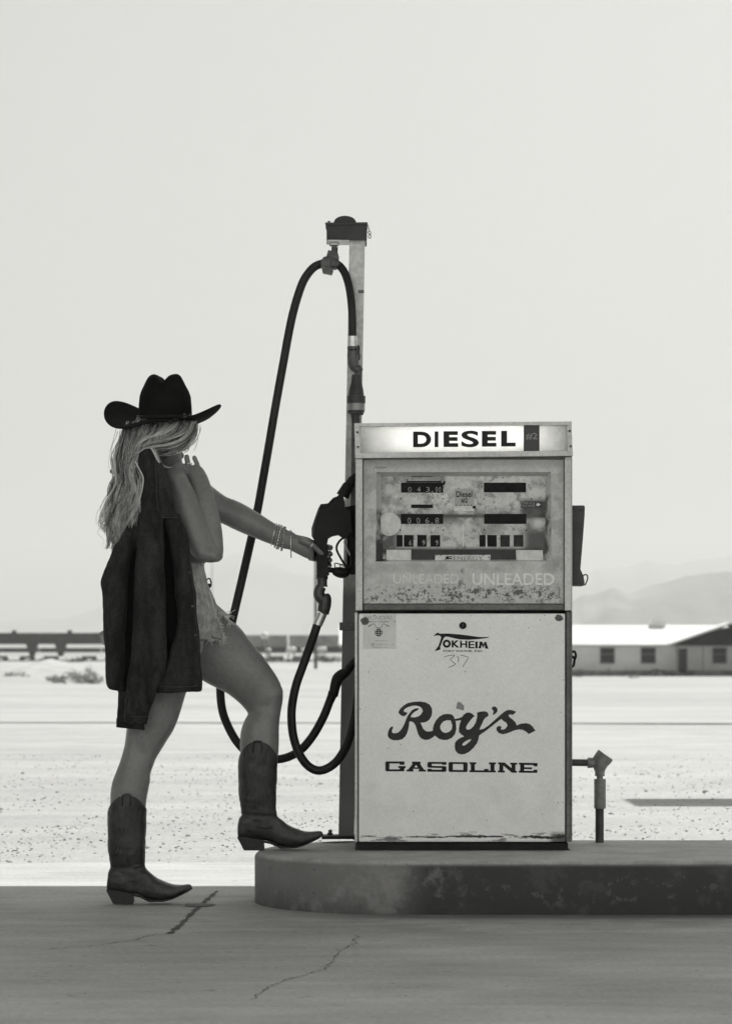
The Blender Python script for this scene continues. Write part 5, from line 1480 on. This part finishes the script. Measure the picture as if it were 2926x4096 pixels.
obj("seam", [stube([(838, 2360, -.10), (848, 2410, -.105), (862, 2455, -.088)], 0, 1.3, 6), stube([(812, 2320, -.125), (822, 2370, -.13), (836, 2430, -.122)], 0, 1.0, 6)], m_fray, sh)

# ---- sleeveless top
S = [loft([(628, 1985, 845, 1990, 0, 158), (620, 2020, 845, 2020, 0, 152), (618, 2080, 846, 2080, 0, 135), (628, 2180, 832, 2180, -.005, 122), (634, 2250, 822, 2252, -.01, 120)], 32, 4)]
obj("tank_top", S, mat("top_cotton", .16, .9, var=[(12, .15, 4)], bump=(30, .4, .004)), per, smooth=True, angle=60)

# ---- hat
hx = P(661, 1684, -.03)
def hat():
    Yaw = R(HYAW)
    # local: x = wearer's right, y = wearer's front
    fx = Vector((math.cos(Yaw), -math.sin(Yaw), 0))
    fy = Vector((math.sin(Yaw), math.cos(Yaw), 0))
    def W(x, y, z):
        return hx + fx * x + fy * y + Vector((0, 0, z + y * HPITCH + x * HROLL))
    n = 72
    prof = [(1.0, 0), (1.0, .012), (.995, .03), (.98, .055), (.955, .08), (.90, .098), (.83, .112), (.76, .126), (.70, .138), (.63, .148), (.54, .154), (.44, .156), (.32, .154), (.2, .150), (.1, .147), (.03, .146)]
    V, F = [], []
    for rho, z in prof:
        for k in range(n):
            a = 2 * math.pi * k / n
            x, y = .0865 * rho * math.cos(a), .106 * rho * math.sin(a)
            top = max(0, min(1, (z - .09) / .05))
            dz = -.024 * math.exp(-(x / .017) ** 2) * top * (1 if y < .06 else .7)
            dz += -.014 * top * max(0, -y / .1) - .008 * top * max(0, y / .1)
            dent = math.exp(-((y - .045) / .035) ** 2) * math.exp(-((abs(x) - .06) / .03) ** 2) * top
            x *= 1 - .22 * dent
            V.append(W(x, y, z + dz - .01 * dent))
    m1 = len(prof)
    for i in range(m1 - 1):
        for k in range(n):
            a, b = i * n + k, i * n + (k + 1) % n
            F.append((a, b, b + n, a + n))
    F.append(tuple((m1 - 1) * n + k for k in range(n)))
    h = obj("cowboy_hat", [(V, F)], m_hat, per, smooth=True, solid=.003)
    V, F = [], []
    steps = 14
    for j in range(steps + 1):
        t = j / steps
        for k in range(n):
            a = 2 * math.pi * k / n
            ca, sa = math.cos(a), math.sin(a)
            side = abs(ca) ** 2.2
            # flat distance from the crown, then curled upward at the sides
            left = ca < 0
            w = ((.132 if left else .118) * side + .085 * (1 - side)) * t
            curl = side * (.85 if left else 1.05) * t
            if curl > 1e-4:
                rad = w / curl
                dx, dz = rad * math.sin(curl), rad * (1 - math.cos(curl))
            else:
                dx, dz = w, 0
            dz += -.008 * (1 - side) * t * t * abs(sa) - .004 * t
            yl = (.106 + w * .75) * sa
            dz += (yl * (.50 if left else .07)) * side ** .6 * t ** .8
            V.append(W((.0865 + dx) * ca, (.106 + (w if side < .4 else w * (1 - .3 * side))) * sa, dz))
    for j in range(steps):
        for k in range(n):
            a, b = j * n + k, j * n + (k + 1) % n
            F.append((a, b, b + n, a + n))
    obj("brim", [(V, F)], m_hat, h, smooth=True, solid=.0032)
    V, F = [], []
    for z in (.003, .016):
        for k in range(n):
            a = 2 * math.pi * k / n
            V.append(W(.0895 * math.cos(a), .109 * math.sin(a), z))
    for k in range(n):
        F.append((k, (k + 1) % n, n + (k + 1) % n, n + k))
    bd = obj("hat_band", [(V, F)], mat("band_leather", .012, .7, spec=.2), h, smooth=True, solid=.003)
    obj("band_stud", [ball(W(-.085, -.035, .009), .004, .004, .006), ball(W(-.088, -.018, .017), .004, .003, .002)], m_silver, bd, smooth=True)
HYAW, HPITCH, HROLL, CURL = 9, 0.03, 0.0, 1.35
hat()

# ---- hair
hs, tones = [], []
def lock(guide, spread, count, w=1.15, wave=4.0, seed=0, freq=1.0, rootspread=None):
    """guide: photo points (x, y, Y); strands wander round it"""
    r_ = random.Random(seed)
    gg = smooth_pts([(a, b, c) for a, b, c in guide], 7)
    m_ = len(gg)
    nc = max(1, count // 11)
    cg = lambda: max(-1.8, min(1.8, r_.gauss(0, 1)))
    clumps = [(cg(), cg(), cg(), r_.uniform(0, 6.28), r_.uniform(.5, 1.5) * wave * 1.25, r_.random(), r_.uniform(6, 11)) for _ in range(nc)]
    for i in range(count):
        k0 = clumps[i % nc]
        loose = 1 if r_.random() < .12 else .26
        ox_, oy_, oz_ = k0[0] + r_.gauss(0, loose), k0[1] + r_.gauss(0, loose), k0[2] + r_.gauss(0, loose)
        ph, am = k0[3] + r_.gauss(0, .25), k0[4] * r_.uniform(.85, 1.15)
        tone = 0 if k0[5] < .42 else (1 if k0[5] < .8 else 2)
        fq = k0[6]
        t0 = r_.uniform(0, .12)
        t1 = 1 - abs(r_.gauss(0, .12))
        pts, rs = [], []
        ww = w * r_.uniform(.6, 1.3)
        for j in range(m_):
            t = j / (m_ - 1)
            if t < t0 or t > t1: continue
            s0 = (rootspread if rootspread is not None else spread)
            s_ = s0 + (spread - s0) * min(1, t * 1.6)
            s_ *= (1 - .25 * t)
            x, y, Y = gg[j]
            pts.append(P(x + ox_ * s_ + am * math.sin(ph + t * fq * freq) * min(1, t * 2.5), y + oy_ * s_ * .35 + am * .3 * math.cos(ph + t * 7), Y + oz_ * s_ * .0009))
            rs.append(K * ww * (1 - .75 * ((t - t0) / max(.01, t1 - t0)) ** 3))
        if len(pts) > 2:
            hs.append(tube(pts, rs, 4, False))
            tones.append(tone)
# left mass falling down the back
lock([(530, 1690, -.11), (520, 1740, -.14), (515, 1800, -.17), (505, 1880, -.20), (492, 1960, -.22), (470, 2040, -.235), (458, 2110, -.24), (462, 2170, -.24)], 15, 250, 1.2, 12, 1, 1.75)
lock([(555, 1692, -.12), (545, 1750, -.15), (530, 1830, -.19), (522, 1910, -.22), (505, 1990, -.24), (488, 2070, -.25), (478, 2140, -.25), (474, 2185, -.25)], 17, 270, 1.2, 12, 2, 1.75)
lock([(585, 1692, -.12), (566, 1760, -.17), (545, 1840, -.21), (542, 1920, -.235), (538, 2000, -.25), (522, 2070, -.255), (508, 2130, -.255)], 16, 250, 1.2, 11, 3, 1.75)
lock([(520, 1695, -.10), (505, 1750, -.12), (490, 1800, -.15), (478, 1870, -.18), (466, 1950, -.20), (444, 2020, -.21), (428, 2080, -.22), (436, 2130, -.22)], 12, 150, 1.1, 15, 4, 1.75)
lock([(600, 1700, -.13), (590, 1760, -.17), (568, 1800, -.20), (552, 1870, -.23), (556, 1930, -.255), (560, 2000, -.26), (548, 2070, -.265), (535, 2110, -.265)], 13, 140, 1.1, 10, 5, 1.75)
# loose curls at the left
for i, gd in enumerate([[(500, 1770, -.14), (478, 1776, -.15), (486, 1800, -.16), (500, 1830, -.17)], [(505, 1790, -.14), (482, 1810, -.15), (470, 1850, -.16), (440, 1886, -.17), (462, 1892, -.18), (480, 1880, -.18)], [(482, 1880, -.16), (462, 1930, -.17), (450, 1985, -.18), (424, 2030, -.19), (418, 2080, -.19), (430, 2110, -.19)], [(500, 1830, -.2), (488, 1870, -.2), (505, 1900, -.21), (520, 1940, -.21), (500, 1975, -.22)], [(475, 1990, -.2), (446, 2010, -.2), (430, 2050, -.2), (440, 2085, -.2), (426, 2125, -.2)], [(520, 2050, -.25), (500, 2085, -.25), (512, 2120, -.25), (490, 2150, -.25), (480, 2188, -.25)], [(540, 1840, -.29), (556, 1880, -.295), (572, 1915, -.295), (573, 1960, -.295), (560, 2010, -.29), (563, 2060, -.29)]]):
    lock(gd, 3.0, 16 if i < 6 else 8, .9, 3, 20 + i)
# strands sweeping from the right temple back across the nape
lock([(765, 1690, -.10), (750, 1730, -.13), (715, 1765, -.16), (670, 1785, -.18), (630, 1790, -.19), (590, 1795, -.20), (560, 1820, -.21), (540, 1870, -.22)], 13, 200, 1.1, 4, 6)
lock([(775, 1690, -.08), (768, 1735, -.10), (745, 1775, -.12), (715, 1800, -.13), (680, 1815, -.14), (650, 1822, -.15)], 10, 170, 1.05, 3, 7)
lock([(740, 1690, -.12), (720, 1725, -.15), (680, 1750, -.175), (630, 1765, -.19), (590, 1772, -.20), (560, 1790, -.21)], 14, 180, 1.1, 4, 8)
lock([(690, 1690, -.13), (670, 1715, -.16), (640, 1740, -.18), (600, 1755, -.19), (572, 1775, -.20), (560, 1810, -.21)], 15, 180, 1.1, 4, 9)
lock([(640, 1690, -.13), (625, 1720, -.16), (600, 1745, -.18), (575, 1775, -.20), (560, 1810, -.21)], 13, 150, 1.1, 4, 10)
# the lock that runs in front of the collar onto the shoulder
lock([(600, 1788, -.29), (615, 1795, -.292), (625, 1812, -.292), (634, 1835, -.292), (646, 1856, -.285), (664, 1868, -.26), (690, 1872, -.24)], 4.0, 60, 1.0, 1.2, 11)
lock([(590, 1786, -.29), (560, 1810, -.29), (535, 1822, -.28), (510, 1835, -.26)], 2.5, 18, .9, 2, 12)
# fly-away strands
for i, gd in enumerate([[(780, 1700, -.08), (789, 1735, -.08), (795, 1760, -.08), (785, 1790, -.08), (766, 1812, -.08)], [(772, 1720, -.1), (766, 1760, -.1), (748, 1782, -.1), (730, 1796, -.1)], [(758, 1775, -.1), (750, 1800, -.1), (732, 1815, -.1)]]):
    lock(gd, 1.2, 4, .7, 1.5, 40 + i)
# frizz and fly-aways round the outline
for i, (gd, sp, n_) in enumerate([([(525, 1700, -.1), (498, 1760, -.12), (486, 1820, -.15), (470, 1900, -.17), (452, 1980, -.19), (430, 2060, -.2), (424, 2130, -.2)], 9, 46), ([(560, 1700, -.13), (540, 1780, -.2), (528, 1860, -.24), (515, 1950, -.26), (500, 2050, -.27), (480, 2150, -.27)], 24, 70), ([(770, 1690, -.08), (768, 1730, -.09), (752, 1765, -.1), (735, 1790, -.11)], 8, 40), ([(470, 2060, -.23), (452, 2120, -.235), (458, 2170, -.24), (470, 2200, -.24)], 22, 50)]):
    lock(gd, sp * .8, n_, .55, 7, 60 + i, 1.4)
lock([(480, 2080, -.23), (468, 2130, -.235), (455, 2180, -.24), (448, 2200, -.24)], 16, 60, .9, 3, 13)
hair = obj("hair", hs, m_hair, per, smooth=True)
hair.data.materials.append(mat("hair_light", 0.66, 0.38, var=[(60, .2, 4, (1, 1, .2))]))
hair.data.materials.append(mat("hair_deep", 0.13, 0.5, var=[(60, .3, 4, (1, 1, .2))]))
mi = []
for s_, tn in zip(hs, tones):
    mi += [tn] * len(s_[1])
hair.data.polygons.foreach_set("material_index", mi)
# scalp and body of the hair under the strands
S = [loft([(575, 1640, 755, 1640, -.03, 105), (540, 1685, 775, 1685, -.035, 120), (522, 1720, 772, 1720, -.04, 124), (515, 1760, 748, 1760, -.05, 118), (512, 1800, 712, 1800, -.07, 100), (505, 1850, 640, 1850, -.11, 80), (492, 1920, 590, 1920, -.16, 62), (474, 2000, 570, 2000, -.19, 50), (455, 2070, 545, 2070, -.205, 40), (455, 2120, 520, 2120, -.21, 24)], 32, 4)]
union("hair_mass", S, .004, m_hairr, hair, smooth_it=2, disp=lambda c: .004 * noise.fractal(Vector((c.x * 60, c.y * 60, c.z * 8)), 1, 2, 3))

# ---------------------------------------------------------------- denim jacket slung over her shoulder
YJ = -.245
def fold(t, a, p):
    return (0, .012 * math.sin(p.x * 62 + 2.2 * math.sin(p.z * 4)) + .012 * noise.noise(Vector((p.x * 16, 2, p.z * 5))), 0)
S = []
S.append(loft([(566, 1880, 645, 1880, YJ + .02, 36), (560, 1960, 645, 1960, YJ + .01, 40), (545, 2040, 640, 2040, YJ, 44), (508, 2110, 600, 2110, YJ, 46), (466, 2175, 560, 2175, YJ, 46), (434, 2240, 530, 2240, YJ, 44), (406, 2302, 520, 2302, YJ, 44), (400, 2333, 518, 2333, YJ, 44), (407, 2370, 516, 2370, YJ, 44), (413, 2456, 512, 2456, YJ, 44), (416, 2540, 512, 2540, YJ, 44), (422, 2620, 510, 2610, YJ, 44), (426, 2690, 506, 2690, YJ, 42), (430, 2738, 506, 2738, YJ, 40), (448, 2758, 506, 2760, YJ, 38), (475, 2764, 506, 2766, YJ, 34)], 40, 4, power=2.4, disp=fold))
LN = [loft([(500, 2080, 700, 2080, YJ + .012, 26), (470, 2200, 735, 2200, YJ + .012, 28), (450, 2330, 752, 2330, YJ + .012, 28), (450, 2540, 775, 2540, YJ + .012, 28), (455, 2700, 785, 2700, YJ + .012, 26), (480, 2755, 780, 2758, YJ + .012, 22)], 36, 4, power=3)]
S.append(loft([(640, 2040, 724, 2055, YJ + .01, 30), (655, 2100, 736, 2098, YJ, 38), (672, 2154, 754, 2154, YJ, 40), (688, 2228, 760, 2228, YJ, 40), (700, 2364, 779, 2364, YJ, 40), (708, 2470, 787, 2470, YJ, 40), (700, 2540, 797, 2540, YJ, 40), (676, 2623, 801, 2623, YJ, 40), (650, 2700, 811, 2700, YJ, 38), (630, 2755, 809, 2752, YJ, 36), (630, 2772, 804, 2765, YJ, 32)], 36, 4, power=2.8, disp=fold))
# near sleeve hanging down
def slv(t, a, p):
    return (0, .005 * math.sin(p.z * 60 + 5 * noise.noise(Vector((p.x * 12, 1, p.z * 8)))) * (.3 + t) + .011 * noise.noise(Vector((p.x * 14, 7, p.z * 9))), 0)
YSL = YJ - .045
S.append(loft([(585, 1990, 640, 1990, YJ - .02, 20), (560, 2050, 652, 2060, YSL + .01, 34), (548, 2130, 655, 2140, YSL, 40), (542, 2220, 657, 2230, YSL, 42), (538, 2340, 660, 2350, YSL, 42), (532, 2460, 664, 2470, YSL, 42), (528, 2560, 668, 2570, YSL, 40), (520, 2640, 664, 2660, YSL, 38), (508, 2720, 640, 2735, YSL, 36), (503, 2780, 620, 2790, YSL, 34), (500, 2830, 603, 2835, YSL, 33), (497, 2875, 590, 2880, YSL, 32), (495, 2890, 585, 2897, YSL, 32)], 32, 4, disp=slv))
# far sleeve behind it
S.append(loft([(470, 2700, 560, 2700, YJ + .03, 26), (471, 2770, 560, 2780, YJ + .03, 28), (470, 2840, 560, 2850, YJ + .03, 28), (467, 2900, 572, 2912, YJ + .03, 28), (467, 2908, 578, 2919, YJ + .03, 27)], 28, 4, disp=slv))
# bunched collar over the shoulder
S.append(loft([(583, 1791, 606, 1791, YJ - .005, 10), (566, 1802, 618, 1802, YJ - .008, 24), (558, 1820, 624, 1822, YJ - .01, 32), (554, 1848, 628, 1850, YJ - .01, 36), (557, 1876, 632, 1885, YJ - .01, 38), (570, 1915, 640, 1920, YJ - .008, 38), (576, 1970, 646, 1970, YJ - .005, 36), (570, 2040, 650, 2040, YJ, 34)], 32, 4))
# turned-back collar flap
S.append(loft([(606, 1800, 620, 1806, YJ - .03, 14), (616, 1830, 642, 1842, YJ - .034, 16), (621, 1870, 662, 1880, YJ - .036, 18), (623, 1930, 680, 1930, YJ - .036, 18), (625, 1990, 692, 1990, YJ - .034, 18), (630, 2040, 704, 2040, YJ - .030, 18), (636, 2072, 712, 2070, YJ - .026, 14)], 28, 4, power=3))
jk = tag(empty("denim_jacket", P(620, 2760, YJ)), "dark denim jacket slung over her near shoulder, both sleeves hanging down", "jacket")
jb = union("shell", S, .0034, m_den, jk, smooth_it=2, fac=.4, disp=lambda c: .0042 * noise.fractal(Vector((c.x * 24, c.y * 20, c.z * 9)), 1, 2, 4))
union("fold_shade", LN, .0045, m_foldshade, jk, smooth_it=1)  # dark inner layer added as the shade in the jacket's gaps
obj("cuff", [loft([(498, 2862, 594, 2868, YSL, 37), (494, 2888, 587, 2897, YSL, 36)], 32, 1)], m_den, jk, smooth=True, angle=50)
obj("cuff", [loft([(466, 2872, 577, 2884, YJ + .03, 31), (465, 2909, 580, 2920, YJ + .03, 31)], 32, 1)], m_den, jk, smooth=True, angle=50)
def JY(x, d): return YJ - d * K
st_ = []
Yf = YJ - .0425
for pts in ([(622, 1806, YJ - .047), (623, 1860, YJ - .052), (625, 1930, YJ - .053), (627, 1990, YJ - .051), (634, 2040, YJ - .047), (640, 2068, YJ - .042)],
            [(640, 2068, YJ - .042), (680, 2071, YJ - .041), (708, 2068, YJ - .036)],
            [(757, 2160, Yf + .022), (764, 2260, Yf + .020), (774, 2364, Yf + .018), (783, 2480, Yf + .018), (792, 2560, Yf + .018), (797, 2640, Yf + .018), (804, 2720, Yf + .018)],
            [(640, 2744, Yf), (700, 2748, Yf - .001), (760, 2746, Yf), (800, 2741, Yf + .012)],
            [(503, 2790, YSL - .016), (499, 2840, YSL - .013), (496, 2868, YSL - .013)],
            [(500, 2860, YSL - .016), (540, 2866, YSL - .032), (588, 2866, YSL - .016)]):
    st_.append(stube(pts, 0, .8, 6, 5))
obj("stitching", st_, m_thread, jk)
for x, y in ((804, 2737), (788, 2540), (776, 2425), (764, 2290), (752, 2180)):
    bt = obj("button", [lathe([(0, .0042), (.002, .004), (.003, .002)], P(x - 6, y, Yf + .016), (0, -1, 0), 14)], m_silver if y == 2737 else m_metal, jk, smooth=True)
obj("pocket_lining", [loft([(394, 2534, 415, 2520, YJ + .01, 4), (404, 2552, 424, 2545, YJ + .01, 5), (414, 2580, 432, 2575, YJ + .01, 5)], 16, 4)], m_sh, jk, smooth=True)
